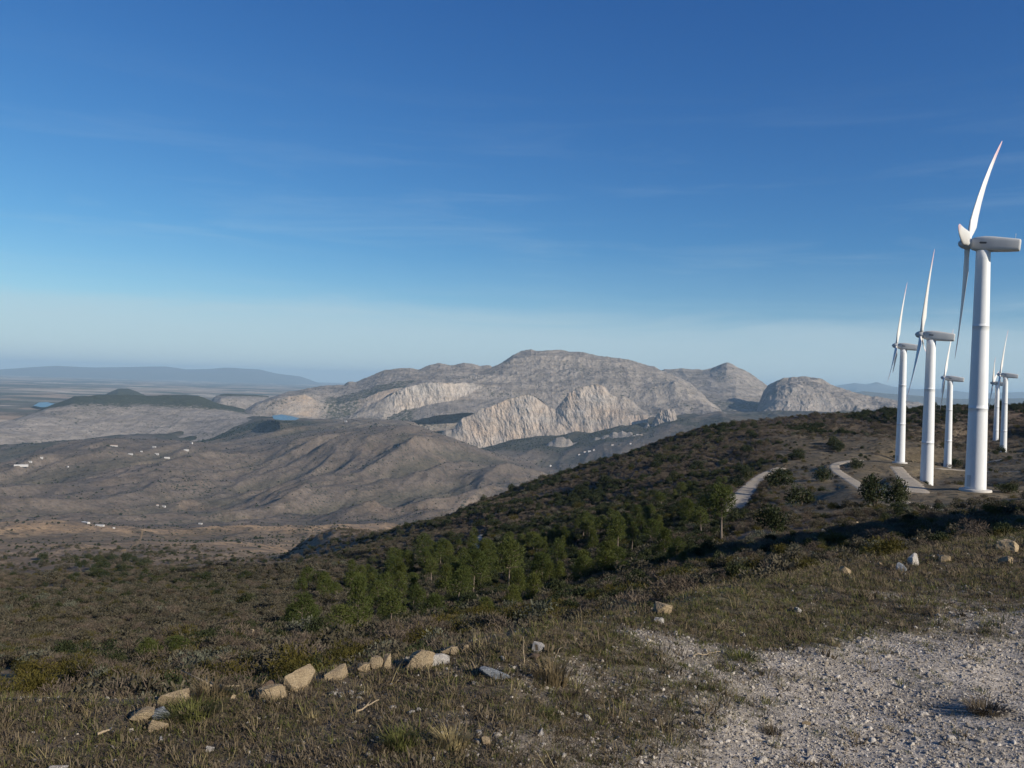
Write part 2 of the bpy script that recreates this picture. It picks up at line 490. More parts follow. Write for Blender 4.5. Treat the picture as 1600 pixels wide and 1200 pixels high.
# relief
n1 = fbm(GX, GY, 60, 4, 1); n2 = fbm(GX, GY, 9, 4, 5); n3 = fbm(GX, GY, 1.6, 4, 9)
Z += n3 * 0.10 * sstep(1.5, 6, RRg) * (1 - sstep(60, 160, RRg))
Z += n2 * 0.55 * sstep(25, 70, RRg) * (1 - 0.5 * sstep(300, 900, RRg))
Z += n1 * 2.6 * sstep(60, 260, RRg)
hill = sstep(90, 300, RRg) * (1 - sstep(1200, 1700, RRg)) * np.where(AZg < R(-4), 1.4 + 1.0 * sstep(350, 800, RRg), sstep(250, 480, RRg))
hill = smooth(hill, 1, 30)
gx = GX * 0.8 + GY * 0.6; gy = (-GX * 0.6 + GY * 0.8) * 0.5
Z += (ridged(gx, gy, 190, 4, 21) - 0.55) * 7.5 * hill
del n1, n2, n3
far = sstep(1500, 2600, RRg)
wx = GX + 110 * fbm(GX, GY, 900, 2, 40); wy = GY + 160 * fbm(GX, GY, 900, 2, 41)
ga = wx * 0.93 - wy * 0.36; gb = (wx * 0.36 + wy * 0.93) * np.where(RRg > 3300, 0.26, 0.4)
rid = ridged(ga, gb, 560, 5, 51, 0.45)
amp = 24 * sstep(1300, 2100, RRg) + 84 * sstep(2900, 3600, RRg) * (1 - 0.75 * sstep(5000, 5500, RRg)) - 8 * sstep(6500, 7500, RRg)
Z += (rid - 0.62) * amp * 1.5
Z += fbm(GX, GY, 240, 4, 61) * 9 * far
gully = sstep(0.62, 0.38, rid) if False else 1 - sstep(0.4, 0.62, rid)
del rid, wx, wy, ga, gb


def grid_idx(x, y):
    a = np.arctan2(x, y); r = np.hypot(x, y)
    fr = np.interp(r, G_R, np.arange(len(G_R))); fa = np.interp(a, G_AZ, np.arange(len(G_AZ)))
    return fr, fa


def ground_z(x, y):
    fr, fa = grid_idx(np.asarray(x, float), np.asarray(y, float))
    i = np.minimum(fr.astype(int), len(G_R) - 2); j = np.minimum(fa.astype(int), len(G_AZ) - 2)
    a, b = fr - i, fa - j
    return (Z[i, j] * (1 - a) + Z[i + 1, j] * a) * (1 - b) + (Z[i, j + 1] * (1 - a) + Z[i + 1, j + 1] * a) * b


def raycast(u, v, rmin=1.5, rmax=9000):
    a, s = pix(u, v); a = float(a); s = float(s)
    fa = np.interp(a, G_AZ, np.arange(len(G_AZ))); j = int(fa); b = fa - j
    colz = Z[:, j] * (1 - b) + Z[:, min(j + 1, len(G_AZ) - 1)] * b
    ok = np.where((colz >= s * G_R) & (G_R > rmin) & (G_R < rmax))[0]
    if len(ok) == 0: return None
    i = ok[0]
    r = G_R[i]
    if i > 0:
        d1 = colz[i] - s * G_R[i]; d0 = colz[i - 1] - s * G_R[i - 1]
        if d0 < 0: r = G_R[i - 1] + (G_R[i] - G_R[i - 1]) * (-d0) / (d1 - d0 + 1e-9)
    return Vector((r * math.sin(a), r * math.cos(a), float(ground_z(r * math.sin(a), r * math.cos(a)))))


def at_range(u, v, depth):
    """world point on the line of a photo pixel at a depth measured along +Y"""
    a, s = pix(u, v); r = depth / math.cos(float(a))
    return Vector((r * math.sin(a), depth, float(s) * r))


# level pads under the turbines (each pad at the real height of its tower foot)
TURB = [  # hub px, base px, depth, rotor phase (deg), yaw offset (deg)
    dict(hub=(1513, 381), base=(1524, 766), depth=158.0, phase=-28, yaw=0),
    dict(hub=(1440, 524), base=(1447, 775), depth=241.0, phase=22, yaw=2),
    dict(hub=(1400, 541), base=(1406, 723), depth=334.0, phase=6, yaw=3),
    dict(hub=(1474, 591), base=(1480, 738), depth=412.0, phase=-12, yaw=2),
    dict(hub=(1563, 586), base=(1567, 717), depth=466.0, phase=8, yaw=4),
    dict(hub=(1551, 599), base=(1555, 709), depth=540.0, phase=50, yaw=0),
]
for t in TURB:
    p = at_range(*t['base'], t['depth'])
    # the tower stands on its axis behind the visible front edge
    t['foot'] = p
    d = np.hypot(GX - p.x, GY - p.y)
    w = 1 - sstep(9.0, 34.0, d)
    Z += (p.z - 0.15 - Z) * w

# the graded tracks: (pixels of the photograph that each passes, half width, material key, nearest range)
TRACKS = [
    ([(1140, 800), (1150, 786), (1160, 773), (1172, 760), (1186, 747), (1202, 737), (1222, 731)], 2.7, 'track', 120),
    ([(1388, 778), (1364, 770), (1340, 757), (1322, 746), (1306, 736), (1301, 727), (1316, 721), (1345, 719)], 2.1, 'track', 100),
    ([(1400, 729), (1412, 744), (1424, 758), (1430, 770)], 2.7, 'track', 60),
    ([(1395, 780), (1410, 784), (1440, 791), (1475, 797), (1510, 802), (1560, 808), (1640, 813)], 1.3, 'track', 40),
    ([(1462, 732), (1500, 735), (1545, 737), (1640, 738)], 2.0, 'track', 60),
    ([(1530, 727), (1545, 722), (1560, 719), (1580, 716)], 2.8, 'track', 60),
    ([(754, 836), (745, 845), (743, 854), (750, 862), (758, 868)], 1.5, 'track', 150),
    ([(426, 885), (450, 884), (475, 886), (500, 890), (514, 896)], 1.8, 'track_orange', 150),
    ([(600, 824), (615, 830), (632, 838), (646, 844)], 1.5, 'track_orange', 250),
    ([(1090, 712), (1120, 719), (1150, 727), (1175, 733)], 1.3, 'track_orange', 150),
    ([(192, 862), (205, 856), (214, 846), (220, 836), (222, 829)], 3.0, 'track_orange', 600),
    ([(-60, 1056), (0, 1062), (25, 1070), (45, 1085), (52, 1100)], 0.9, 'track_orange', 16),
]
PATHS = []
for pp, hw, mk, rmin in TRACKS:
    q = [raycast(u, v, rmin) for u, v in pp]
    P = np.array([[c.x, c.y, c.z] for c in q if c is not None])
    d = np.concatenate([[0], np.cumsum(np.hypot(*np.diff(P[:, :2], axis=0).T))])
    n = max(10, min(260, int(d[-1] / max(0.5, hw * 0.4))))
    tt = np.linspace(0, d[-1], n)
    P = np.stack([np.interp(tt, d, P[:, k]) for k in range(3)], -1)
    k = max(1, n // 14); ker = np.ones(2 * k + 1) / (2 * k + 1)
    for _ in range(2):
        P = np.stack([np.convolve(np.pad(P[:, c], k, mode='reflect', reflect_type='odd'), ker, 'valid') for c in range(3)], -1)
    PATHS.append((P, hw, mk))
    m = hw * 3.2
    sel = np.where((GX > P[:, 0].min() - m) & (GX < P[:, 0].max() + m) & (GY > P[:, 1].min() - m) & (GY < P[:, 1].max() + m))
    if len(sel[0]) == 0 or np.hypot(P[:, 0], P[:, 1]).mean() > 900: continue
    gx, gy = GX[sel], GY[sel]; best = np.full(len(gx), 1e18); bz = np.zeros(len(gx))
    for c in P:
        dd = (gx - c[0]) ** 2 + (gy - c[1]) ** 2; w = dd < best
        best[w] = dd[w]; bz[w] = c[2]
    w = 1 - sstep(hw * 1.15, hw * 2.8, np.sqrt(best))
    Z[sel] += (bz - Z[sel]) * w

# ---- albedo of the ground
nA = fbm(GX, GY, 7.0, 4, 71); nB = fbm(GX, GY, 1.3, 4, 72); nC = fbm(GX, GY, 70, 4, 73); nD = fbm(GX, GY, 420, 4, 74)
COLR = np.empty(GX.shape + (3,), np.float32)


def lerp(base, colr, w):
    w = np.clip(w, 0, 1)[..., None]
    return base * (1 - w) + np.array(colr, np.float32) * w


COLR[:] = (0.085, 0.066, 0.05)
COLR = lerp(COLR, (0.125, 0.088, 0.06), sstep(-0.05, 0.35, nC) * 0.9)
COLR = lerp(COLR, (0.05, 0.044, 0.03), sstep(0.05, 0.4, -nA) * 0.7)
# gravel apron near the camera
gp = [raycast(u, v) for u, v in [(400, 1196), (560, 1178), (760, 1148), (880, 1112), (1000, 1074), (1120, 1040), (1250, 1008), (1400, 980), (1500, 955), (1620, 930), (1800, 900)]]
gp_a = np.array([R(-32), R(-22)] + [math.atan2(p.x, p.y) for p in gp]); gp_r = np.array([2.3, 2.8] + [math.hypot(p.x, p.y) for p in gp])
gr_edge = np.interp(AZg, gp_a, gp_r)
gsd = (gr_edge - RRg) / gr_edge            # positive on the gravel
backside = np.abs(az_deg)[None, :] > 40
gravel = sstep(-0.24, 0.24, gsd + 0.5 * nA + 0.45 * nB) * (1 - sstep(14, 24, RRg))
gravel = np.maximum(gravel, 0.55 * sstep(0.12, 0.42, nB + 0.6 * nA) * (1 - sstep(6, 14, RRg)) * (RRg < 1.1 * edgeR[None, :]))
pad = (1 - sstep(0.95, 1.15, RRg / np.interp(AZg, G_AZ, edgeR))) * (RRg < 60)
COLR = lerp(COLR, (0.135, 0.108, 0.076), pad * 0.9)
COLR = lerp(COLR, (0.1, 0.095, 0.045), pad * sstep(-0.15, 0.35, nA) * 0.8)
COLR = lerp(COLR, (0.38, 0.338, 0.282), gravel)
# the level ground about the turbines: dry grass and bare earth
azd = np.degrees(AZg)
turf = sstep(14.5, 19, azd) * sstep(95, 130, RRg) * (1 - sstep(560, 680, RRg))
COLR = lerp(COLR, (0.16, 0.128, 0.075), turf * (0.6 + 0.5 * nC))
# ochre hills to the left beyond 1.2 km, brown hills beyond 2.9 km
oc = sstep(380, 1100, RRg + 260 * nD) * np.where(azd < -6, 1.0, sstep(1000, 1450, RRg)) * (1 - sstep(2600, 3000, RRg))
COLR = lerp(COLR, (0.4, 0.275, 0.16), oc * (0.75 + 0.6 * nD + 0.3 * nC))
COLR = lerp(COLR, (0.1, 0.08, 0.055), oc * sstep(0.0, 0.35, nC) * 0.8)
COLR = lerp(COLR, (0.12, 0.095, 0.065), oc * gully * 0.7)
mid = sstep(250, 700, RRg) * (1 - sstep(1150, 1700, RRg)) * (azd < -8)
COLR = lerp(COLR, (0.2, 0.15, 0.1), mid * 0.6)
br = sstep(2700, 3200, RRg)
COLR = lerp(COLR, (0.128, 0.104, 0.084), br)
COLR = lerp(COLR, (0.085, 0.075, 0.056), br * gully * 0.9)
COLR = lerp(COLR, (0.172, 0.13, 0.096), br * sstep(0.1, 0.45, nD) * 0.7)
COLR = lerp(COLR, (0.075, 0.066, 0.052), br * sstep(0.12, 0.45, nC) * 0.6)
wood = sstep(6600, 7200, RRg) * sstep(-0.25, 0.15, nD + 0.5 * nC)
wood = np.maximum(wood, sstep(6750, 6950, RRg) * sstep(-4.0, -2.2, azd) * (1 - sstep(8.0, 9.6, azd)) * sstep(-0.35, 0.0, nC + 0.25))
wood = wood * np.where((azd > -21) & (azd < -14), 1.0, 0.75) * (1 - sstep(-13.5, -11.5, azd) * (1 - sstep(-6, -4, azd)))
COLR = lerp(COLR, (0.022, 0.028, 0.016), wood * 0.95)
pale = sstep(5400, 5800, RRg) * sstep(-13.5, -11, azd) * (1 - sstep(-7, -5, azd))
COLR = lerp(COLR, (0.2, 0.165, 0.12), pale * sstep(-0.2, 0.3, nC) * 0.7)

Vg = np.stack([GX, GY, Z], -1).reshape(-1, 3)
Fg = grid_faces(len(G_R), len(G_AZ))
rowid = np.repeat(np.arange(len(G_R) - 1), len(G_AZ) - 1)
rmid = G_R[rowid]
mi = np.where(rmid < 45, 0, np.where(rmid < 1200, 1, 2))
# close the disc under the camera
c0 = len(Vg)
Vg = np.vstack([Vg, [[0, 0, -EYE]]])
cf = np.stack([np.full(len(G_AZ) - 1, c0), np.arange(1, len(G_AZ)), np.arange(len(G_AZ) - 1), np.full(len(G_AZ) - 1, c0)], -1)
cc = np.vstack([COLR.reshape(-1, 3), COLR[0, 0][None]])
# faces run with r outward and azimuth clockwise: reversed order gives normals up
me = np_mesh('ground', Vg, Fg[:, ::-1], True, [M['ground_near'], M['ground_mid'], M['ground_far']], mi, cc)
bmc = bmesh.new(); bmc.from_mesh(me)
bmc.verts.ensure_lookup_table()
for j in range(len(G_AZ) - 1):
    try: bmc.faces.new((bmc.verts[c0], bmc.verts[j + 1], bmc.verts[j]))
    except ValueError: pass
bmc.to_mesh(me); bmc.free()
ground = link(bpy.data.objects.new('ground', me))
tag(ground, kind='structure')
del Vg, Fg, cc

# ------------------------------------------------------------------ plain, far ranges
def fan_mesh(name, az0, az1, daz, curves, sub, mat, noise_fn, tint_fn, smooth_sig=1.5, kind='structure', edge_drop=0.0):
    az = np.arange(R(az0), R(az1), R(daz))
    cs = [curve(c, az) for c in curves]
    rs, zs = [], []
    for k in range(len(cs) - 1):
        n = sub[k]
        for i in range(n):
            t = i / n
            rs.append(cs[k][0] * (1 - t) + cs[k + 1][0] * t); zs.append(cs[k][1] * (1 - t) + cs[k + 1][1] * t)
    rs.append(cs[-1][0]); zs.append(cs[-1][1])
    Rm, Zm = np.array(rs), np.array(zs)
    if smooth_sig:
        Zm = smooth(Zm, 0, smooth_sig); Rm = smooth(Rm, 0, smooth_sig); Zm = smooth(Zm, 1, 1.2); Rm = smooth(Rm, 1, 3.0)
    A = np.broadcast_to(az, Rm.shape)
    X, Y = Rm * np.sin(A), Rm * np.cos(A)
    slope = np.gradient(Zm, axis=0) / (np.abs(np.gradient(Rm, axis=0)) + 1.0)
    X, Y, Zm, tint = noise_fn(X, Y, Zm, A, Rm, slope)
    V = np.stack([X, Y, Zm], -1).reshape(-1, 3)
    me = np_mesh(name, V, grid_faces(*Rm.shape)[:, ::-1], True, [mat], None, tint.reshape(-1, 3))
    o = link(bpy.data.objects.new(name, me))
    tag(o, kind=kind)
    return o


def plain_noise(X, Y, Zm, A, Rm, slope):
    Zm = Zm + fbm(X, Y, 2600, 4, 81) * 26 * sstep(9500, 13000, Rm)
    # patchwork of fields: cells of a jittered grid
    wx, wy = X + 250 * pnoise(X / 900, Y / 900, 5), Y + 250 * pnoise(X / 900, Y / 900, 6)
    ci = np.floor(wx / 520).astype(np.int64); cj = np.floor(wy / 760).astype(np.int64)
    h = ((ci * 73856093) ^ (cj * 19349663)) & 0xffff
    h = (h * 2654435761 & 0xffffffff) / 4294967296.0
    big = fbm(X, Y, 3500, 3, 83)
    T = np.empty(X.shape + (3,), np.float32); T[:] = (0.13, 0.115, 0.085)
    T = lerp(T, (0.3, 0.22, 0.15), (h > 0.6) * 1.0)
    T = lerp(T, (0.5, 0.42, 0.32), (h > 0.88) * 1.0)
    T = lerp(T, (0.075, 0.08, 0.05), (h < 0.3) * 1.0)
    T = lerp(T, (0.06, 0.065, 0.045), sstep(0.05, 0.3, big) * 0.8)
    T = lerp(T, (0.42, 0.33, 0.23), sstep(0.05, 0.35, -big) * 0.65)
    return X, Y, Zm, T


ZP = -440.0
plain = fan_mesh('plain', -38, 38, 0.12, [
    back_z((-400, 2000), 8200, ZP - 40), back_z((-400, 2000), 9400, ZP - 4), back_z((-400, 2000), 14000, ZP), back_z((-400, 2000), 24000, ZP),
    back_z((-400, 2000), 45000, ZP), back_z((-400, 2000), 88000, ZP - 20)], [16, 90, 110, 90, 40], M['plain'], plain_noise, None, 0)


def blue_noise(amp):
    def f(X, Y, Zm, A, Rm, slope):
        w = sstep(0.02, 0.2, slope) + 0.2
        Zm = Zm + (ridged(X, Y, 2600, 4, 91) - 0.55) * amp * w
        T = np.empty(X.shape + (3,), np.float32); T[:] = (0.1, 0.095, 0.075)
        return X, Y, Zm, T
    return f


fan_mesh('distant_hills', -37, -12.2, 0.05, [
    back_z((-400, 520), 54000, ZP - 30),
    [(-300, 578, 57000), (60, 581, 57000), (200, 581, 57000), (400, 586, 57000), (480, None, 57000, ZP - 20)],
    [(-300, 576, 60000), (0, 577, 60000), (40, 574, 60000), (90, 571, 60000), (150, 574, 60000), (200, 573, 60000), (260, 572, 60000), (290, 577, 60000), (330, 576, 60000), (355, 574, 60000), (385, 576, 60000), (405, 577, 60000), (418, 580, 60000), (436, 584, 60000), (470, 588, 60000), (505, None, 60000, ZP - 30)],
    back_z((-400, 520), 66000, ZP - 60)], [14, 40, 14], M['bluehill'], blue_noise(90), None, 1.0)
fan_mesh('distant_blue_range', 19, 37, 0.05, [
    back_z((1250, 2000), 54000, -500), [(1280, 630, 57000), (1340, 606, 57000), (1420, 612, 57000), (1500, 622, 57000), (1700, 628, 57000), (2000, 640, 57000)],
    [(1270, 628, 60000), (1305, 602, 60000), (1335, 598, 60000), (1352, 600, 60000), (1370, 597, 60000), (1395, 604, 60000), (1430, 608, 60000), (1470, 607, 60000), (1520, 614, 60000), (1600, 612, 60000), (1700, 618, 60000), (2000, 625, 60000)],
    back_z((1250, 2000), 66000, -520)], [14, 40, 14], M['bluehill'], blue_noise(160), None, 1.0)
fan_mesh('far_dark_range', 19, 37, 0.05, [
    back_z((1250, 2000), 24000, -500), [(1280, 640, 26000), (1340, 620, 26000), (1420, 626, 26000), (1500, 630, 26000), (1700, 634, 26000), (2000, 640, 26000)],
    [(1270, 640, 28000), (1320, 616, 28000), (1350, 611, 28000), (1390, 615, 28000), (1440, 618, 28000), (1500, 623, 28000), (1600, 622, 28000), (1700, 626, 28000), (2000, 632, 28000)],
    back_z((1250, 2000), 32000, -520)], [14, 40, 14], M['bluehill'], blue_noise(110), None, 1.0)


# ------------------------------------------------------------------ limestone mountains
def karst(seed, amp=26.0, groove=20.0, wood_fn=None, warm=0.2, strata=7.0, cliff_lo=0.55, cliff_hi=1.1, gl=130.0):
    def f(X, Y, Zm, A, Rm, slope):
        cl = sstep(cliff_lo, cliff_hi, slope)
        edge = np.minimum(np.arange(X.shape[1]), np.arange(X.shape[1])[::-1])[None, :]
        ew = sstep(0, 25, edge)
        n = fbm(X, Y, 700, 5, seed)
        rg = ridged(X, Y, 420, 5, seed + 3, 0.55)
        tcoord = A * 9000.0 + 50 * fbm(X, Zm, 420, 3, seed + 5) + 0.25 * Zm
        loc = 0.35 + 0.9 * sstep(-0.25, 0.35, fbm(A * 9000.0, Zm * 0.6, 520, 3, seed + 6))
        g1 = (ridged(tcoord, Zm * 0.45 + 120 * n, gl * 2.6, 5, seed + 7, 0.66) - 0.55) * loc
        g2 = fbm(tcoord, Zm * 0.8, 190, 5, seed + 9, 0.66)
        back = 1 - sstep(0.86, 0.93, np.linspace(0, 1, X.shape[0]))[:, None]
        d = (g1 * groove * 1.9 + g2 * groove * 2.2) * (0.25 + cl) * ew * back
        Rn = Rm + d
        Zn = Zm + ((rg - 0.6) * amp * 1.6 * (1 - 0.6 * cl) + n * amp * 0.5) * ew
        Zn = Zn + strata * 0.6 * np.sin((Zn + 40 * n + 0.05 * X) * 2 * math.pi / (52.0 + 0 * Zn)) * sstep(-0.1, 0.35, fbm(X, Zn * 3, 300, 3, seed + 15)) * (0.35 + 0.65 * cl) * ew
        Xn, Yn = Rn * np.sin(A), Rn * np.cos(A)
        # cliff mask again from the final surface
        dz = np.gradient(Zn, axis=0); dr = np.abs(np.gradient(Rn, axis=0)) + 2.0
        c2 = sstep(0.35, 0.95, smooth(dz / dr, 0, 1.0)) * 0.55 + 0.55 * cl
        T = np.zeros(X.shape + (3,), np.float32)
        T[..., 0] = np.clip(c2, 0, 1)
        w = np.zeros(X.shape) if wood_fn is None else wood_fn(A, Rm, Zm, n, cl)
        T[..., 1] = np.clip(w, 0, 1)
        T[..., 2] = np.clip(warm * (1 + 1.6 * fbm(X, Zn * 1.5, 260, 3, seed + 12)), 0, 1)
        return Xn, Yn, Zn, T
    return f


def azu(u, v=620): return float(pix(u, v)[0])


def DG(u, v=620): return math.degrees(azu(u, v))


def base_drop(pts, dv=16): return [(p[0], p[1] + dv, p[2]) for p in pts]


# the long ridge with the warm cliffs above the reservoir
LC1 = [(368, 652, 8700), (400, 649, 8700), (440, 650, 8700), (500, 652, 8700), (560, 650, 8700), (620, 640, 8700), (700, 625, 8700), (800, 620, 8700)]
fan_mesh('limestone_ridge', -18.2, 1.5, 0.022, [
    base_drop([(p[0], p[1], 8300) for p in LC1], 22), LC1,
    [(368, 651, 8950), (385, 640, 8950), (400, 634, 8950), (420, 626, 8950), (450, 619, 8950), (475, 616, 8950), (500, 628, 8950), (525, 632, 8950), (540, 630, 8950), (565, 622, 8950), (590, 612, 8950), (620, 606, 8950), (700, 600, 8950), (800, 600, 8950)],
    [(368, 650, 9500), (385, 640, 9500), (400, 631, 9500), (440, 619, 9500), (480, 613, 9500), (520, 612, 9500), (560, 606, 9500), (600, 594, 9500), (640, 588, 9500), (700, 584, 9500), (760, 586, 9500), (800, 590, 9500)],
    [(366, 652, 10000), (384, 641, 10000), (400, 629, 10000), (420, 621, 10000), (450, 613, 10000), (480, 607, 10000), (510, 602, 10000), (538, 600, 10000), (545, 596, 10000), (556, 597, 10000), (580, 588, 10000), (600, 579, 10000), (620, 575, 10000), (640, 573, 10000), (655, 576, 10000), (672, 570, 10000), (688, 567, 10000), (705, 569, 10000), (725, 566, 10000), (738, 568, 10000), (750, 572, 10000), (765, 571, 10000), (775, 578, 10000), (800, 590, 10000)],
    [(366, 690, 11200), (400, 670, 11200), (600, 630, 11200), (800, 640, 11200)]],
    [20, 60, 50, 60, 24], M['limestone'], karst(101, 20, 14, lambda A, r, z, n, cl: 0.55 * sstep(azu(480), azu(520), A) * (1 - sstep(azu(640), azu(680), A)) * (1 - cl) * (r < 9300), 0.75, 5.0, 0.4, 0.9), None, 1.2)

# the flat-topped main mountain
MC1 = [(520, 660, 8300), (560, 660, 8300), (600, 664, 8300), (650, 672, 8300), (700, 676, 8300), (800, 668, 8300), (900, 660, 8300), (1000, 652, 8300), (1060, 648, 8300), (1130, 646, 8300)]
fan_mesh('limestone_mountain', -12.0, 14.2, 0.024, [
    base_drop(MC1, 40), MC1,
    [(515, 658, 8600), (560, 648, 8600), (600, 646, 8600), (640, 656, 8600), (660, 662, 8600), (700, 650, 8600), (800, 636, 8600), (900, 634, 8600), (1000, 638, 8600), (1060, 636, 8600), (1110, 636, 8600), (1130, 644, 8600)],
    [(515, 658, 8760), (540, 650, 8760), (562, 640, 8760), (585, 630, 8760), (610, 618, 8760), (635, 604, 8760), (660, 598, 8760), (700, 598, 8760), (740, 597, 8920), (770, 600, 8960), (800, 606, 8960), (850, 604, 8960), (900, 602, 8960), (950, 600, 8960), (1000, 606, 8960), (1030, 604, 8960), (1055, 598, 8960), (1075, 606, 8960), (1095, 618, 8960), (1110, 630, 8960), (1130, 644, 8960)],
    [(515, 660, 9450), (600, 622, 9450), (640, 600, 9450), (680, 590, 9450), (720, 586, 9450), (760, 581, 9450), (800, 575, 9450), (850, 573, 9450), (900, 574, 9450), (950, 577, 9450), (1000, 584, 9450), (1040, 590, 9450), (1060, 597, 9450), (1100, 622, 9450), (1130, 646, 9450)],
    [(515, 660, 9650), (600, 620, 9650), (640, 599, 9650), (700, 586, 9650), (760, 576, 9650), (800, 562, 9650), (830, 557, 9650), (880, 557, 9650), (930, 561, 9650), (980, 570, 9650), (1020, 580, 9650), (1060, 594, 9650), (1100, 622, 9650), (1130, 646, 9650)],
    [(515, 660, 10300), (600, 620, 10300), (650, 600, 10300), (700, 588, 10300), (740, 582, 10300), (765, 577, 10300), (780, 569, 10300), (795, 560, 10300), (808, 553, 10300), (820, 548, 10300), (832, 545, 10300), (850, 546, 10300), (870, 547, 10300), (900, 549, 10300), (925, 552, 10300), (950, 556, 10300), (975, 560, 10300), (1000, 566, 10300), (1020, 572, 10300), (1040, 580, 10300), (1060, 590, 10300), (1080, 601, 10300), (1100, 618, 10300), (1130, 648, 10300)],
    [(515, 690, 11600), (600, 640, 11600), (830, 600, 11600), (1000, 610, 11600), (1130, 680, 11600)]],
    [14, 50, 70, 60, 50, 40, 24], M['limestone'], karst(131, 30, 15, None, 0.22, 7.0, 0.5, 1.0), None, 1.2)


def crag(name, az0, az1, base, top, r0, r1, seed, gl=90, warm=0.35, groove=20):
    us = sorted(set([p[0] for p in base] + [p[0] for p in top]))
    rm = r0 + (r1 - r0) * 0.45
    fan_mesh(name, az0, az1, 0.014, [
        [(u, v + 14, r0 - 60) for u, v in base], [(u, v, r0) for u, v in base],
        [(u, v, rm) for u, v in top], [(u, v + 10, r1) for u, v in top], [(u, v + 60, r1 + 350) for u, v in top]],
        [8, 90, 40, 16], M['limestone'], karst(seed, 12, groove, None, warm, 3.5, 0.4, 0.8, gl), None, 1.0)


cb = [(674, 692), (690, 690), (715, 698), (735, 702), (760, 697), (800, 688), (850, 675), (900, 668), (950, 657), (1000, 648), (1014, 647)]
ct = [(674, 692), (682, 684), (688, 678), (697, 671), (706, 672), (716, 660), (722, 653), (735, 648), (744, 643), (752, 637), (765, 635), (780, 629), (795, 624), (812, 619), (826, 616), (838, 620), (848, 628), (858, 637), (868, 640), (878, 628), (888, 615), (898, 609), (908, 604), (920, 603), (932, 600), (944, 604), (954, 616), (966, 621), (975, 619), (988, 626), (1000, 638), (1014, 647)]
crag('limestone_crags', DG(674), DG(1014), cb, ct, 7620, 8000, 151, 170, 0.4, 12)
crag('limestone_fin', DG(1004, 660), DG(1064, 660), [(1004, 670), (1020, 670), (1045, 668), (1064, 666)], [(1004, 670), (1012, 660), (1018, 664), (1024, 650), (1032, 641), (1042, 638), (1052, 637), (1056, 645), (1060, 662), (1064, 666)], 7350, 7600, 171, 70, 0.5, 14)
crag('low_limestone_outcrop', DG(846, 690), DG(1004, 690), [(846, 700), (870, 698), (900, 697), (950, 688), (1004, 678)], [(846, 700), (853, 696), (858, 691), (864, 689), (869, 684), (874, 683), (880, 682), (885, 686), (889, 685), (895, 692), (902, 690), (908, 694), (916, 689), (925, 688), (930, 683), (938, 684), (944, 680), (952, 680), (958, 675), (966, 676), (972, 673), (979, 676), (985, 674), (993, 678), (1004, 678)], 7000, 7200, 181, 60, 0.5, 9)

# the pointed peak and the right-hand mountain
fan_mesh('pointed_peak', DG(1000), DG(1260), 0.022, [
    [(1000, 670, 8800), (1260, 670, 8800)], [(1000, 650, 9200), (1080, 640, 9200), (1150, 640, 9200), (1200, 646, 9200), (1260, 652, 9200)],
    [(1000, 610, 11000), (1050, 604, 11000), (1100, 604, 11000), (1150, 604, 11000), (1200, 622, 11000), (1260, 640, 11000)],
    [(1000, 600, 11500), (1050, 590, 11500), (1090, 588, 11500), (1110, 586, 11500), (1135, 579, 11500), (1160, 588, 11500), (1200, 612, 11500), (1260, 640, 11500)],
    [(1000, 590, 12000), (1025, 580, 12000), (1045, 576, 12000), (1075, 576, 12000), (1098, 578, 12000), (1110, 576, 12000), (1120, 572, 12000), (1128, 568, 12000), (1136, 566, 12000), (1146, 569, 12000), (1156, 575, 12000), (1168, 581, 12000), (1182, 590, 12000), (1200, 602, 12000), (1230, 620, 12000), (1260, 640, 12000)],
    [(1000, 640, 13500), (1135, 630, 13500), (1260, 680, 13500)]],
    [10, 50, 30, 40, 18], M['limestone'], karst(191, 22, 12, lambda A, r, z, n, cl: 0.5 * (1 - sstep(9800, 11200, r)) + 0.3 * n, 0.15, 6.0, 0.4, 0.8), None, 1.2)
RB = [(1180, 652, 8700), (1220, 656, 8700), (1300, 660, 8700), (1400, 656, 8700), (1560, 650, 8700)]
fan_mesh('right_hand_mountain', DG(1178), DG(1560), 0.022, [
    base_drop(RB, 20), RB,
    [(1178, 648, 9100), (1190, 632, 9100), (1202, 618, 9100), (1215, 610, 9100), (1235, 607, 9100), (1260, 610, 9100), (1300, 618, 9100), (1350, 630, 9100), (1420, 640, 9100), (1560, 650, 9100)],
    [(1178, 648, 9800), (1186, 630, 9800), (1193, 612, 9800), (1200, 603, 9800), (1210, 597, 9800), (1222, 592, 9800), (1240, 590, 9800), (1262, 591, 9800), (1278, 592, 9800), (1292, 596, 9800), (1310, 603, 9800), (1330, 609, 9800), (1360, 616, 9800), (1400, 625, 9800), (1450, 634, 9800), (1560, 648, 9800)],
    [(1178, 690, 11000), (1240, 640, 11000), (1400, 660, 11000), (1560, 690, 11000)]],
    [12, 70, 50, 18], M['limestone'], karst(211, 36, 18, None, 0.2, 5.0, 0.35, 0.8, 200), None, 1.2)

# the stepped limestone plateau left of the reservoir
def mesa_noise(seed):
    base = karst(seed, 12, 10, lambda A, r, z, n, cl: 0.72 * sstep(8250, 8950, r) + 0.5 * n + 0.1, 0.45, 6.0, 0.3, 0.7, 160)
    return base


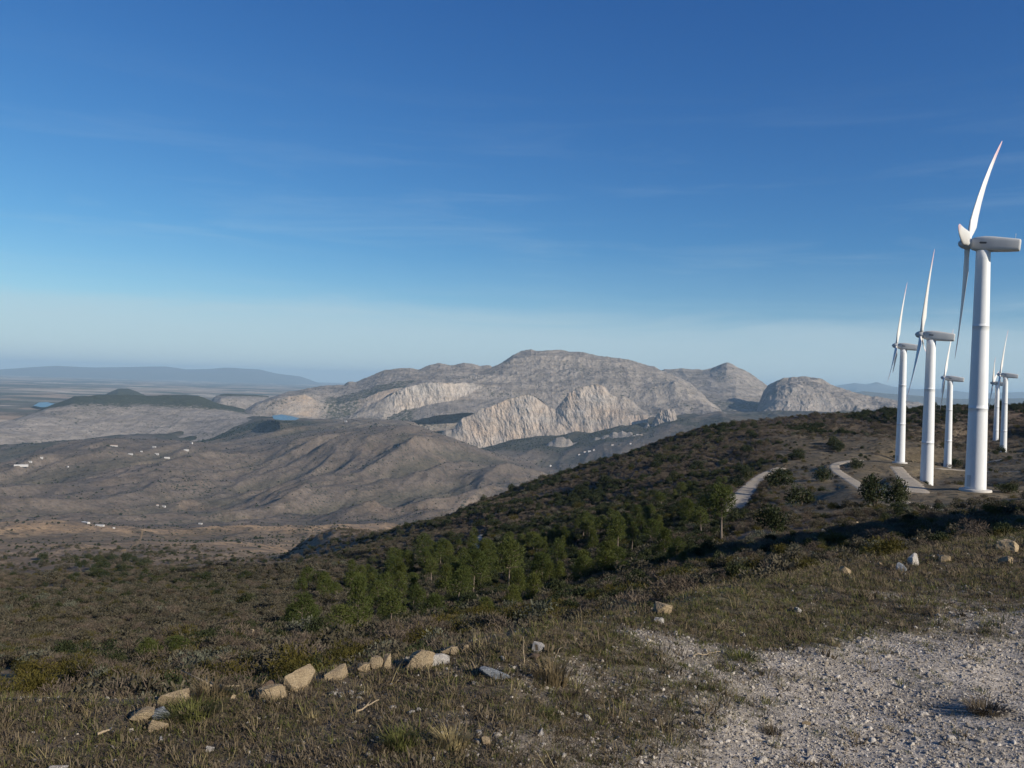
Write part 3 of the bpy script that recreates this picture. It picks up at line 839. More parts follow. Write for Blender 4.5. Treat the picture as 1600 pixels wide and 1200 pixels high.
fan_mesh('plateau_hill', DG(-120), DG(415), 0.024, [
    [(-120, 712, 7300), (60, 708, 7300), (200, 700, 7300), (330, 690, 7300), (415, 672, 7300)],
    [(-120, 680, 7700), (0, 676, 7700), (100, 690, 7700), (200, 690, 7700), (300, 678, 7700), (370, 662, 7700), (415, 655, 7700)],
    [(-120, 668, 8200), (0, 660, 8200), (40, 655, 8200), (100, 660, 8200), (200, 658, 8200), (300, 656, 8200), (360, 650, 8200), (415, 656, 8200)],
    [(-120, 672, 8600), (0, 662, 8600), (40, 650, 8600), (70, 640, 8600), (110, 634, 8600), (200, 640, 8600), (300, 640, 8600), (350, 641, 8600), (400, 650, 8600), (415, 658, 8600)],
    [(-120, 676, 9200), (0, 664, 9200), (40, 650, 9200), (70, 638, 9200), (95, 627, 9200), (115, 620, 9200), (150, 617, 9200), (180, 616, 9200), (240, 617, 9200), (290, 615, 9200), (310, 617, 9200), (325, 623, 9200), (345, 631, 9200), (375, 637, 9200), (400, 645, 9200), (415, 660, 9200)],
    [(-120, 700, 9900), (0, 680, 9900), (180, 640, 9900), (415, 680, 9900)]],
    [24, 40, 40, 50, 16], M['limestone'], mesa_noise(231), None, 1.2)
fan_mesh('wooded_knoll', DG(150, 610), DG(245, 610), 0.03, [
    back_z((140, 260), 12000, ZP - 40), [(150, 626, 12500), (185, 613, 12500), (210, 614, 12500), (245, 626, 12500)],
    [(150, 626, 12900), (170, 613, 12900), (185, 607, 12900), (200, 607, 12900), (215, 612, 12900), (245, 626, 12900)], back_z((140, 260), 13800, ZP - 40)],
    [10, 20, 10], M['limestone'], karst(251, 10, 6, lambda A, r, z, n, cl: 0.9 + 0 * A, 0.2, 2.0), None, 1.0)
fan_mesh('wooded_bank', DG(320, 640), DG(420, 640), 0.03, [
    back_z((300, 440), 10800, ZP - 60), [(320, 640, 11200), (345, 622, 11200), (370, 622, 11200), (420, 630, 11200)],
    [(320, 640, 11600), (335, 619, 11600), (350, 615, 11600), (380, 615, 11600), (420, 618, 11600)], back_z((300, 440), 12600, ZP - 60)],
    [10, 20, 10], M['limestone'], karst(261, 8, 6, lambda A, r, z, n, cl: 0.75 * (A < 9) * sstep(-290, -260, z) , 0.6, 2.0), None, 1.0)

# ------------------------------------------------------------------ water, tracks
TRACK_PTS = []
for P, hw, mk in PATHS:
    n = len(P); x, y = P[:, 0], P[:, 1]
    tx, ty = np.gradient(x), np.gradient(y); L = np.hypot(tx, ty) + 1e-9; nx, ny = ty / L, -tx / L
    for q in range(0, n, 2): TRACK_PTS.append(((x[q], y[q]), hw * 1.25))
    s_ = np.concatenate([[0], np.cumsum(np.hypot(np.diff(x), np.diff(y)))])
    w = np.linspace(-1, 1, 9)
    ha = hw * (1 + 0.45 * fbm(s_, s_ * 0, hw * 2.5, 4, 300)); hb = hw * (1 + 0.45 * fbm(s_, s_ * 0, hw * 2.5, 4, 310))
    off = np.where(w[None, :] < 0, w[None, :] * ha[:, None], w[None, :] * hb[:, None])
    X = x[:, None] + nx[:, None] * off; Y = y[:, None] + ny[:, None] * off
    lift = 0.03 + 0.00035 * np.hypot(X, Y)
    Zt = ground_z(X, Y) + lift
    Zt[:, 0] -= 2 * lift[:, 0]; Zt[:, -1] -= 2 * lift[:, -1]; Zt[0] -= 2 * lift[0]; Zt[-1] -= 2 * lift[-1]
    me = np_mesh('dirt_track', np.stack([X, Y, Zt], -1).reshape(-1, 3), grid_faces(n, 9), True, [M[mk]])
    if me.polygons[len(me.polygons) // 2].normal.z < 0: me.flip_normals()
    tag(link(bpy.data.objects.new('dirt_track', me)), kind='structure')


def water_poly(name, pp, r):
    pts = []
    zs = []
    for u, v in pp:
        a, s = pix(u, v); pts.append((float(a), float(s)))
    z = np.mean([s for a, s in pts]) * r
    bm = bmesh.new()
    vs = []
    for a, s in pts:
        q = z / s
        vs.append(bm.verts.new((q * math.sin(a), q * math.cos(a), z)))
    f = bm.faces.new(vs); f.normal_update()
    if f.normal.z < 0: f.normal_flip()
    me = bpy.data.meshes.new(name); bm.to_mesh(me); bm.free(); me.materials.append(M['water'])
    return tag(link(bpy.data.objects.new(name, me)), kind='structure')


def add_water(name, pp, r):
    return water_poly(name, pp, r)


add_water('reservoir', [(425, 649.5), (440, 647.5), (455, 650), (468, 653.5), (462, 656.5), (440, 656.5), (428, 655)], 6900)
add_water('lake', [(52, 634), (60, 629), (72, 628), (86, 631), (84, 634.5), (66, 636.5)], 11200)


# ------------------------------------------------------------------ vegetation
def quads_mesh(name, V, mat, smooth_shade=False):
    n = len(V) // 4
    return np_mesh(name, V, np.arange(n * 4).reshape(n, 4), smooth_shade, [mat])


def unit(v): return v / (np.linalg.norm(v, axis=-1, keepdims=True) + 1e-9)


def leaves(rng, centre, rad, n, length, width, out=0.5, shell=0.55):
    """n small leaf blades spread through an ellipsoid clump"""
    d = unit(rng.normal(size=(n, 3)))
    k = shell + (1 - shell) * rng.random((n, 1)) ** 0.6
    p = np.asarray(centre) + d * np.asarray(rad) * k
    ax = unit(d * out + rng.normal(size=(n, 3)) * 0.6 + np.array([0, 0, 0.25]))
    sd = unit(np.cross(ax, rng.normal(size=(n, 3))))
    L = length * (0.6 + 0.8 * rng.random((n, 1))); Wd = width * (0.6 + 0.8 * rng.random((n, 1)))
    return np.stack([p - sd * Wd * 0.5, p + sd * Wd * 0.5, p + ax * L + sd * Wd * 0.3, p + ax * L - sd * Wd * 0.3], 1).reshape(-1, 3)


def tube(bm, pts, rads, seg=7):
    rings = []
    for i, (p, r) in enumerate(zip(pts, rads)):
        p = Vector(p)
        d = (Vector(pts[min(i + 1, len(pts) - 1)]) - Vector(pts[max(i - 1, 0)])).normalized()
        a = d.orthogonal().normalized() if abs(d.z) < 0.99 else Vector((1, 0, 0))
        a = (a - d * a.dot(d)).normalized(); b = d.cross(a)
        rings.append([bm.verts.new(p + (a * math.cos(2 * math.pi * k / seg) + b * math.sin(2 * math.pi * k / seg)) * r) for k in range(seg)])
    for r0, r1 in zip(rings, rings[1:]):
        for k in range(seg):
            bm.faces.new((r0[k], r0[(k + 1) % seg], r1[(k + 1) % seg], r1[k])).smooth = True
    bm.faces.new(rings[-1])
    bm.faces.new(list(reversed(rings[0])))


def bm_mesh(name, bm, mat):
    bm.normal_update()
    me = bpy.data.meshes.new(name); bm.to_mesh(me); bm.free(); me.materials.append(mat)
    return me


def make_pine(seed, bare=0.5, width=0.36, mat='pine', lean=0.05, clumps=30):
    """unit-height pine: bare trunk share, crown half-width, mesh trunk + mesh crown"""
    rg = np.random.default_rng(seed)
    bm = bmesh.new()
    lx, ly = rg.normal(size=2) * lean
    n = 9
    pts = [(lx * t * t + 0.012 * math.sin(5 * t + seed), ly * t * t + 0.012 * math.cos(4 * t + seed), 0.95 * t - 0.02) for t in np.linspace(0, 1, n)]
    tube(bm, pts, [0.021 * (1 - 0.8 * t) + 0.003 for t in np.linspace(0, 1, n)])
    V = []
    c_lo, c_hi = bare, 0.97
    for i in range(clumps):
        t = (i + rg.random() * 0.8) / clumps
        z = c_lo + (c_hi - c_lo) * t
        prof = math.sin(math.pi * min(1, (t * 0.78 + 0.2))) ** 0.8 if bare > 0.3 else (1.0 - 0.86 * t) ** 0.8
        rad = width * prof * (0.45 + 0.6 * rg.random())
        ang = i * 2.4 + rg.random() * 0.9
        k = min(n - 1, int(z / 0.95 * (n - 1)))
        bx, by = pts[k][0], pts[k][1]
        cx, cy = bx + rad * math.cos(ang), by + rad * math.sin(ang)
        zz = z + 0.03 * rg.normal()
        if rad > 0.1:
            z0 = max(c_lo * 0.92, zz - 0.13)
            tube(bm, [(bx, by, z0), (bx * 0.5 + cx * 0.5, by * 0.5 + cy * 0.5, (z0 + zz) / 2 + 0.01), (cx, cy, zz - 0.01)], [0.007, 0.005, 0.0025], 5)
        cr = (0.085 + 0.05 * rg.random()) * (1.1 if bare > 0.3 else 1.0)
        V.append(leaves(rg, (cx, cy, zz), (cr * 1.15, cr * 1.15, cr * 0.72), 120, 0.05, 0.011, 0.9, 0.35))
    V.append(leaves(rg, (lx, ly, c_hi - 0.02), (width * 0.3, width * 0.3, 0.05), 90, 0.05, 0.011, 0.8, 0.3))
    return bm_mesh('trunk', bm, M['bark']), quads_mesh('crown', np.vstack(V), M[mat])


def make_bush(seed, mat, leaf=(0.13, 0.06), clumps=12, per=40, flat=0.75, out=0.6, stems=5, name='foliage'):
    """unit bush: radius 1, height about 1.5 x flat"""
    rg = np.random.default_rng(seed)
    V = []
    for i in range(clumps):
        a = rg.random() * 2 * math.pi; r = 0.62 * math.sqrt(rg.random())
        h = (1 - (r / 0.9) ** 2) * flat
        cr = 0.28 + 0.2 * rg.random()
        V.append(leaves(rg, (r * math.cos(a), r * math.sin(a), 0.12 + h * (0.35 + 0.6 * rg.random())), (cr, cr, cr * 0.8), per, leaf[0], leaf[1], out, 0.4))
    bm = bmesh.new()
    for i in range(stems):
        a = i * 2.3 + seed; r = 0.35
        tube(bm, [(0.04 * math.cos(a), 0.04 * math.sin(a), -0.1), (r * 0.5 * math.cos(a), r * 0.5 * math.sin(a), 0.35 * flat), (r * math.cos(a + 0.3), r * math.sin(a + 0.3), 0.85 * flat)], [0.035, 0.025, 0.01], 5)
    return bm_mesh('stem', bm, M['twig']), quads_mesh(name, np.vstack(V), M[mat])


PINES = dict(
    umbrella=[make_pine(s, 0.52, 0.36, 'pine', 0.06, 26) for s in (1, 2, 3)],
    tall=[make_pine(s, 0.55, 0.25, 'pine', 0.07, 18) for s in (11, 12)],
    young=[make_pine(s, 0.06, 0.34, 'pine_young', 0.03, 34) for s in (21, 22, 23, 24)],
    mid=[make_pine(s, 0.32, 0.34, 'pine', 0.05, 30) for s in (31, 32, 33)])
OAKS = [make_bush(s, 'oak', (0.1, 0.055), 18, 90, 1.0, 0.5) for s in (41, 42, 43)]
OLIVES = [make_bush(s, 'olive_scrub', (0.1, 0.028), 16, 80, 0.8, 0.8) for s in (51, 52, 53)]
BROWNS = [make_bush(s, 'brown_scrub', (0.16, 0.018), 12, 80, 0.75, 0.9, 9) for s in (61, 62)]
GREYS = [make_bush(s, 'grey_scrub', (0.09, 0.05), 12, 50, 0.7, 0.5) for s in (71, 72)]
DARKS = [make_bush(s, 'dark_scrub', (0.14, 0.07), 12, 40, 0.8, 0.5) for s in (81, 82, 83)]


def place_tree(name, protos, loc, h, wscale=1.0, rz=None, label=None, cat='tree', group=None, parts=('trunk', 'crown')):
    tm, cm = protos
    e = empty(name, loc, RNG.random() * 6.283 if rz is None else rz)
    e.scale = (h * wscale, h * wscale, h)
    link(bpy.data.objects.new(parts[0], tm), e); link(bpy.data.objects.new(parts[1], cm), e)
    tag(e, label, cat, group)
    return e


BLOCK = []      # (x, y, radius) kept clear of scrub


def px_tree(name, kind, u, vtop, vbase, w, label, cat='tree', group=None, rmin=8, parts=('trunk', 'crown'), i=None, rmax=960):
    p = raycast(u, vbase, rmin, rmax)
    if p is None: return None
    d = p.y
    h = (vbase - vtop) / FPX * d * (1.08 if isinstance(kind, str) else 1.0)
    wm = w / FPX * d
    lst = PINES[kind] if isinstance(kind, str) else kind
    protos = lst[int(RNG.integers(len(lst))) if i is None else i]
    if isinstance(kind, str):
        nat = {'umbrella': 0.86, 'tall': 0.62, 'young': 0.78, 'mid': 0.8}[kind]
        ws = min(1.9, max(0.55, wm / (h * nat))); sc = h
    else:
        nat = 1.5; sc = h / 1.25
        ws = min(3.0, max(0.5, wm / (1.9 * sc)))
    BLOCK.append((p.x, p.y, 0.35 * wm))
    return place_tree(name, protos, p - Vector((0, 0, 0.03 * h)), sc, ws, None, label, cat, group, parts)


# the pines one can single out
for a in [
    ('umbrella', 795, 848, 926, 56, 'tallest round-crowned pine with a bare pale trunk, in the middle of the hollow'),
    ('umbrella', 740, 864, 932, 48, 'round-crowned pine just left of the tallest pine of the hollow'),
    ('umbrella', 714, 892, 957, 46, 'dark pine with a short leaning trunk, below the pair of round-crowned pines'),
    ('tall', 869, 846, 894, 28, 'small-crowned slim pine standing right of the tallest pine'),
    ('tall', 965, 810, 872, 34, 'tall two-stemmed pine at the top of the green pine belt'),
    ('tall', 987, 820, 868, 20, 'slender leaning pine beside the tall two-stemmed one'),
    ('umbrella', 530, 951, 1003, 50, 'flat-topped pine with its trunk showing, behind the upright tan rocks'),
    ('umbrella', 610, 928, 990, 54, 'broad pine above the yellow-green gorse thicket, trunk pale and straight'),
    ('mid', 558, 910, 1000, 46, 'loose-crowned pine rising between the flat-topped and the broad pine'),
    ('mid', 470, 933, 992, 54, 'wide bushy pine at the near left end of the pine belt'),
    ('mid', 680, 933, 978, 44, 'dense dark pine right of the broad pine above the gorse'),
    ('young', 760, 935, 973, 40, 'bright green bushy pine below the tallest pine'),
    ('young', 802, 916, 960, 36, 'bright young pine directly right of the foot of the tallest pine'),
    ('young', 832, 898, 948, 42, 'largest young pine in the bright row right of the tallest pine'),
    ('young', 852, 880, 908, 28, 'small round pine at the upper edge of the bright row'),
    ('young', 876, 889, 916, 26, 'small pine between the slim pine and the bright row'),
    ('young', 912, 862, 914, 44, 'tall bushy young pine with a spiked top, right half of the pine belt'),
    ('young', 945, 862, 905, 48, 'broad dark green young pine in front of the two-stemmed pine'),
    ('young', 974, 880, 908, 36, 'last bushy pine at the right end of the pine belt'),
    ('young', 864, 910, 932, 30, 'low rounded pine in front of the bright row'),
    ('tall', 1128, 764, 845, 46, 'lone tall pine with a long bare leaning trunk below the pale track'),
    ('tall', 231, 1002, 1048, 34, 'small pine with a thin trunk on the left slope behind the olive shrubs'),
    ('tall', 277, 996, 1036, 38, 'thin-crowned pine on the left slope next to the small one'),
    ('mid', 660, 838, 872, 40, 'rounded pine standing below the little winding track, left of the hollow'),
    ('mid', 690, 846, 880, 34, 'second rounded pine below the little winding track'),
    ('mid', 1058, 842, 872, 26, 'pine in the dark hollow left of the lone tall pine'),
    ('young', 1066, 862, 886, 26, 'bright small pine at the left foot of the lone tall pine'),
    ('young', 1048, 858, 884, 24, 'small bright pine among low scrub at the right end of the hollow'),
]:
    px_tree('pine_tree', a[0], *a[1:5], a[5], 'pine', 'pines standing in the hollow')

# the wood between them
cnt = 0
while cnt < 165:
    u = RNG.uniform(450, 1140) if RNG.random() < 0.65 else RNG.uniform(560, 980)
    cen = np.interp(u, [450, 570, 700, 820, 950, 1040, 1140], [985, 955, 925, 912, 875, 838, 800])
    v = cen + RNG.normal() * 26
    if RNG.random() < 0.45: v = cen - 30 - RNG.random() * 30
    p = raycast(u, v, 20)
    if p is None or p.y < 50 or p.y > 420: continue
    hh = RNG.uniform(3.0, 5.5); px_h = min(RNG.uniform(24, 52), hh / p.y * FPX)
    kind = RNG.choice(['young', 'young', 'mid', 'umbrella', 'umbrella', 'tall'])
    if px_tree('pine_tree', kind, u, v - px_h, v, px_h * RNG.uniform(0.62, 0.85), 'mid-sized green pine in the wood that fills the shaded hollow', 'pine', 'pines filling the hollow'):
        cnt += 1

# dark trees along the spur, by the tracks and at the turbines
for u, vt, vb, w, l in [
    (1366, 742, 792, 52, 'big dark round bush left of the turbine feet, beside the curving track'),
    (1400, 745, 796, 40, 'right half of the big dark bush pair by the turbine feet'),
    (1210, 788, 834, 62, 'large dark tree mass on the slope right of the lone tall pine'),
    (1220, 732, 764, 48, 'dark tree at the right edge of the straight pale track'),
    (1250, 757, 790, 54, 'spreading dark tree below the straight pale track'),
    (1168, 728, 752, 24, 'small dark tree at the left edge of the straight pale track'),
    (1150, 742, 762, 28, 'dark bushy tree just left of the straight pale track'),
    (1148, 794, 822, 30, 'olive green tree right beside the trunk of the lone tall pine'),
    (1286, 728, 752, 34, 'dark tree at the left bank of the curving track'),
    (1338, 716, 733, 26, 'dark shrub tree at the top of the curving track bend'),
    (1573, 752, 770, 42, 'low dark bush in the dry grass right of the nearest turbine foot'),
    (1492, 714, 730, 26, 'dark bush behind the third turbine tower, by the loop of track'),
]:
    px_tree('oak_tree', OAKS, u, vt, vb, w, l, 'tree', 'dark evergreen trees by the tracks', 20)
sky_u = [640, 668, 700, 730, 764, 792, 820, 846, 872, 900, 925, 948, 966, 990, 1012, 1034, 1050, 1070, 1092, 1106, 1130, 1168, 1182]
for u in sky_u:
    for q in range(2):
        uu = u + RNG.uniform(-9, 9)
        vv = np.interp(uu, [640, 700, 760, 840, 900, 960, 1020, 1080, 1140, 1240], [816, 800, 780, 752, 735, 716, 700, 681, 669, 657]) + 3 + q * RNG.uniform(6, 22)
        px_tree('oak_tree', OAKS, uu, vv - RNG.uniform(7, 13), vv, RNG.uniform(12, 20), 'small dark evergreen tree on the crest line of the spur', 'tree', 'evergreens along the crest', 200)
for q in range(46):
    u = RNG.uniform(700, 1320); v = np.interp(u, [640, 760, 900, 1080, 1240, 1320], [830, 800, 765, 705, 690, 690]) + RNG.uniform(0, 46)
    px_tree('oak_tree', OAKS, u, v - RNG.uniform(9, 16), v, RNG.uniform(14, 28), 'dark evergreen tree scattered on the brown face of the spur', 'tree', 'evergreens on the spur', 120)
for q in range(48):
    u = 168 + RNG.normal() * 42; v = 896 + RNG.normal() * 13
    px_tree('oak_tree', OAKS, u, v - RNG.uniform(9, 14), v, RNG.uniform(13, 22), 'dark round tree in the copse on the left valley slope', 'tree', 'trees of the copse on the left slope', 120)
for u, v, w in [(38, 946, 20), (52, 948, 14), (124, 948, 14), (157, 944, 12), (200, 934, 12), (280, 916, 16), (322, 909, 15), (384, 905, 14), (262, 905, 10), (70, 918, 10), (20, 902, 10), (300, 950, 13), (350, 930, 13), (110, 972, 15), (240, 962, 12), (420, 918, 12), (15, 985, 14), (330, 978, 15), (185, 958, 11), (86, 896, 9)]:
    px_tree('oak_tree', OAKS, u, v - w * 0.95, v, w * 1.35, 'lone dark tree standing apart on the open left slope', 'tree', 'lone trees on the left slope', 80)

# shrubs along the rim of the grass
for k, u, vt, vb, w, l in [
    ('o', 184, 1030, 1084, 66, 'tall bright green bush, highest of the shrubs left of the tan rock'),
    ('o', 225, 1048, 1100, 74, 'olive gorse right below the tall bright green bush'),
    ('o', 262, 1058, 1098, 60, 'olive gorse directly behind the tan rock beside the blue-grey stone'),
    ('o', 150, 1072, 1108, 60, 'low olive gorse left of the tall bright green bush'),
    ('o', 85, 1094, 1122, 50, 'flat olive shrub by the ochre track at the left edge'),
    ('o', 352, 1036, 1082, 52, 'rounded yellow-olive gorse behind the fallen branch'),
    ('o', 390, 1024, 1058, 60, 'olive gorse above the fallen branch, left half'),
    ('o', 425, 1024, 1060, 46, 'olive gorse between the fallen branch and the big tan slabs'),
    ('o', 600, 988, 1024, 66, 'biggest dark yellow gorse, behind the upright tan rocks'),
    ('o', 640, 990, 1026, 52, 'gorse bush behind the long tan slab with the white patch'),
    ('o', 556, 1002, 1036, 50, 'gorse left of the upright tan rocks'),
    ('o', 505, 990, 1030, 40, 'pale green bush below the flat-topped pine'),
    ('o', 690, 985, 1016, 52, 'olive shrub right of the broad pine, behind the tan slab'),
    ('o', 735, 975, 1008, 50, 'dark olive shrub behind the small tan stone'),
    ('b', 770, 968, 1000, 56, 'reddish brown dry shrub on the rim, below the bright bushy pine'),
    ('b', 815, 960, 988, 50, 'brown twiggy shrub on the rim left of the pale grey bush'),
    ('b', 893, 948, 972, 50, 'pale fawn twiggy bush on the rim, right of the pine belt'),
    ('o', 850, 955, 985, 44, 'dark gorse left of the pale fawn bush'),
    ('o', 930, 950, 974, 34, 'small olive shrub right of the pale fawn bush'),
    ('o', 985, 928, 962, 48, 'golden olive gorse on the rim above the orange-brown stone'),
    ('o', 1010, 922, 950, 40, 'yellow-brown gorse near the orange-brown stone'),
    ('b', 950, 905, 936, 60, 'brown scrubby bush at the right end of the bright pines'),
    ('g', 290, 1030, 1060, 34, 'grey-leaved bush behind the olive gorse on the left'),
    ('g', 310, 1028, 1058, 40, 'silvery twiggy shrub left of the fallen branch'),
    ('b', 470, 1010, 1052, 56, 'dry brown bush behind the big tan slabs'),
    ('b', 440, 1040, 1072, 40, 'bare twiggy shrub left of the big tan slabs'),
    ('o', 1185, 895, 936, 70, 'round grass-green hummock bush on the rim, right of centre'),
    ('o', 1135, 918, 945, 30, 'small dark bush left of the grass-green hummock'),
    ('b', 1060, 905, 935, 52, 'brown bush on the rim between the gorse and the hummock'),
    ('o', 1100, 895, 925, 44, 'olive bush on the slope above the small dark bush'),
    ('o', 1240, 868, 892, 40, 'dark shrub on the stony slope above the hummock bush'),
    ('b', 1020, 880, 906, 44, 'brown shrub below the small bright pines at the end of the hollow'),
]:
    lst = {'o': OLIVES, 'b': BROWNS, 'g': GREYS}[k]
    px_tree('shrub', lst, u, vt, vb, w, l, 'shrub', 'shrubs along the rim', 14, ('stem', 'foliage'))
for q in range(110):
    u = RNG.uniform(-20, 1250); e = np.interp(u, [p[0] for p in edge_v], [p[1] for p in edge_v])
    v = e - RNG.uniform(2, 60)
    p = raycast(u, v, 13)
    if p is None or p.y > 60: continue
    hh = RNG.uniform(0.4, 0.85); px_h = hh / p.y * FPX
    kk = RNG.random()
    if kk < 0.5:
        px_tree('shrub', OLIVES, u, v - px_h, v, px_h * RNG.uniform(1.1, 1.7), 'low olive gorse in the thicket below the rim', 'shrub', 'gorse below the rim', 13, ('stem', 'foliage'))
    elif kk < 0.85:
        px_tree('shrub', BROWNS, u, v - px_h, v, px_h * RNG.uniform(1.1, 1.7), 'low dry brown shrub in the thicket below the rim', 'shrub', 'dry shrubs below the rim', 13, ('stem', 'foliage'))
    else:
        px_tree('shrub', GREYS, u, v - px_h, v, px_h * RNG.uniform(1.1, 1.5), 'low grey-green shrub in the thicket below the rim', 'shrub', 'grey shrubs below the rim', 13, ('stem', 'foliage'))


# ------------------------------------------------------------------ stuff scattered with geometry nodes
def scatter(name, protos, P, scl, rot, idx, label=None, cat=None):
    """one object of kind stuff: instances of the prototype meshes on a cloud of points"""
    pc = bpy.data.collections.new(name + '_forms')
    for k, me in enumerate(protos):
        pc.objects.link(bpy.data.objects.new('%s_form_%02d' % (name, k), me))
    me = bpy.data.meshes.new(name)
    me.vertices.add(len(P)); me.vertices.foreach_set('co', np.asarray(P, np.float32).ravel())
    a = me.attributes.new('siz', 'FLOAT_VECTOR', 'POINT'); a.data.foreach_set('vector', np.asarray(scl, np.float32).ravel())
    a = me.attributes.new('rot', 'FLOAT_VECTOR', 'POINT'); a.data.foreach_set('vector', np.asarray(rot, np.float32).ravel())
    a = me.attributes.new('idx', 'INT', 'POINT'); a.data.foreach_set('value', np.asarray(idx, np.int32))
    o = link(bpy.data.objects.new(name, me))
    g = bpy.data.node_groups.new(name + '_scatter', 'GeometryNodeTree')
    g.interface.new_socket('Geometry', in_out='INPUT', socket_type='NodeSocketGeometry')
    g.interface.new_socket('Geometry', in_out='OUTPUT', socket_type='NodeSocketGeometry')
    gi, go = g.nodes.new('NodeGroupInput'), g.nodes.new('NodeGroupOutput')
    ci = g.nodes.new('GeometryNodeCollectionInfo'); ci.inputs['Collection'].default_value = pc
    ci.inputs['Separate Children'].default_value = True; ci.inputs['Reset Children'].default_value = True
    ip = g.nodes.new('GeometryNodeInstanceOnPoints'); ip.inputs['Pick Instance'].default_value = True

    def attr(nm, ty):
        n = g.nodes.new('GeometryNodeInputNamedAttribute'); n.data_type = ty; n.inputs['Name'].default_value = nm
        return n.outputs[0]
    e2r = g.nodes.new('FunctionNodeEulerToRotation')
    g.links.new(attr('rot', 'FLOAT_VECTOR'), e2r.inputs[0])
    g.links.new(gi.outputs[0], ip.inputs['Points']); g.links.new(ci.outputs[0], ip.inputs['Instance'])
    g.links.new(attr('idx', 'INT'), ip.inputs['Instance Index']); g.links.new(e2r.outputs[0], ip.inputs['Rotation'])
    g.links.new(attr('siz', 'FLOAT_VECTOR'), ip.inputs['Scale']); g.links.new(ip.outputs[0], go.inputs[0])
    md = o.modifiers.new('scatter', 'NODES'); md.node_group = g
    tag(o, label, cat, None, 'stuff')
    return o


def polar_samples(n, r0, r1, power, az=45.0):
    """n points with density r**power per unit r"""
    t = RNG.random(n)
    if abs(power + 1) < 1e-6: r = r0 * (r1 / r0) ** t
    else:
        k = power + 1; r = (r0 ** k + t * (r1 ** k - r0 ** k)) ** (1 / k)
    a = R(az) * (2 * RNG.random(n) - 1)
    return r * np.sin(a), r * np.cos(a), r, a


# scrub of the hillsides
x, y, r, a = polar_samples(275000, 12.0, 1300, -0.6)
er = np.interp(a, G_AZ, edgeR)
ad = np.degrees(a)
c1 = fbm(x, y, 60, 3, 401); c2 = fbm(x, y, 14, 3, 402); c3 = fbm(x, y, 190, 3, 403)
dens = 0.62 + 0.55 * c1 + 0.45 * c2
# stony, grassy slope on the right, level ground round the turbines
stony = sstep(9, 15, ad) * (1 - sstep(85, 120, r))
dens = np.where(stony > 0.2, dens * (1 - 0.86 * stony), dens)
flat_t = sstep(15.5, 19, ad) * sstep(90, 115, r) * (1 - sstep(500, 620, r))
dens *= 1 - 0.95 * flat_t
dens *= np.where((r > 430) & (ad > -6), 1.2, 1.0)
dens *= np.where(ad < -6, 1 - 0.86 * sstep(190, 560, r + 230 * c3 + 110 * c1 - 11 * np.clip(ad + 30, 0, 24)), 1.0)
keep = (RNG.random(len(x)) < dens) & (r > er * 1.25)
for p, q in TRACK_PTS:
    d2 = (x - p[0]) ** 2 + (y - p[1]) ** 2
    keep &= d2 > q * q
for t in TURB:
    keep &= (x - t['foot'].x) ** 2 + (y - t['foot'].y) ** 2 > 121
x, y, r, a, c1, c2, c3, ad = [v[keep] for v in (x, y, r, a, c1, c2, c3, ad)]
z = ground_z(x, y)
size = np.interp(r, [10, 20, 60, 250, 700, 1300], [0.17, 0.24, 0.4, 0.75, 1.35, 2.1]) * np.exp(0.32 * RNG.normal(size=len(x)))
size *= np.where(ad < -10, 1.05, 1.0)
size *= np.where((r > 90) & (r < 900), 1.15, 1.0)
hgt = size * RNG.uniform(0.75, 1.2, len(x))
kindv = RNG.random(len(x)) + 0.28 * c2 + 0.35 * c1
# 0-2 dark, 3-4 brown, 5-7 olive, 8-9 grey, 10-12 oak
idx = np.where(kindv < 0.42, RNG.integers(3, 5, len(x)), np.where(kindv < 0.74, RNG.integers(0, 3, len(x)), np.where(kindv < 0.9, RNG.integers(5, 8, len(x)), np.where(kindv < 0.97, RNG.integers(8, 10, len(x)), RNG.integers(10, 13, len(x))))))
spur = (r > 400) & (ad > -14)
idx = np.where(spur & (RNG.random(len(x)) < 0.5), RNG.integers(3, 5, len(x)), idx)
idx = np.where(spur & (c3 + 0.5 * c1 > 0.1) & (RNG.random(len(x)) < 0.75), RNG.integers(10, 13, len(x)), idx)
hollow = (ad > -9) & (ad < 14) & (r > 55) & (r < 380)
idx = np.where(hollow & (RNG.random(len(x)) < 0.4), RNG.integers(10, 13, len(x)), idx)  # extra dark oaks in the hollow, their colour standing in for its shade
left = (ad < -4) & (r > 60)
idx = np.where(left & (idx >= 5) & (RNG.random(len(x)) < 0.5), RNG.integers(0, 3, len(x)), idx)
idx = np.where(left & ((idx == 3) | (idx == 4)) & (RNG.random(len(x)) < 0.45), RNG.integers(0, 3, len(x)), idx)
# evergreen bushes and trees dotted over the far hills, thicker in the gullies and woods
xf, yf, rf, af = polar_samples(76000, 350, 7500, 0.0, 36)
cf = fbm(xf, yf, 420, 3, 431) + 0.7 * fbm(xf, yf, 110, 3, 432)
azf = np.degrees(af)
wd = sstep(6600, 7000, rf) * np.where((azf > -21) & (azf < -14), 1.0, 0.0) + sstep(6750, 6950, rf) * ((azf > -4) & (azf < 9.6))
kf = (RNG.random(len(xf)) < 0.10 + 0.55 * sstep(0.1, 0.5, cf) + 0.9 * wd)
kf &= ~((azf > -9) & (rf < 2300)) & ~((azf > -15) & (rf < 900))
xf, yf, rf = xf[kf], yf[kf], rf[kf]
zf = ground_z(xf, yf); sf = np.interp(rf, [350, 1150, 3000, 7500], [1.0, 1.7, 2.6, 4.2]) * np.exp(0.35 * RNG.normal(size=len(xf)))
rot = np.stack([RNG.normal(size=len(x)) * 0.08, RNG.normal(size=len(x)) * 0.08, RNG.random(len(x)) * 6.283], -1)
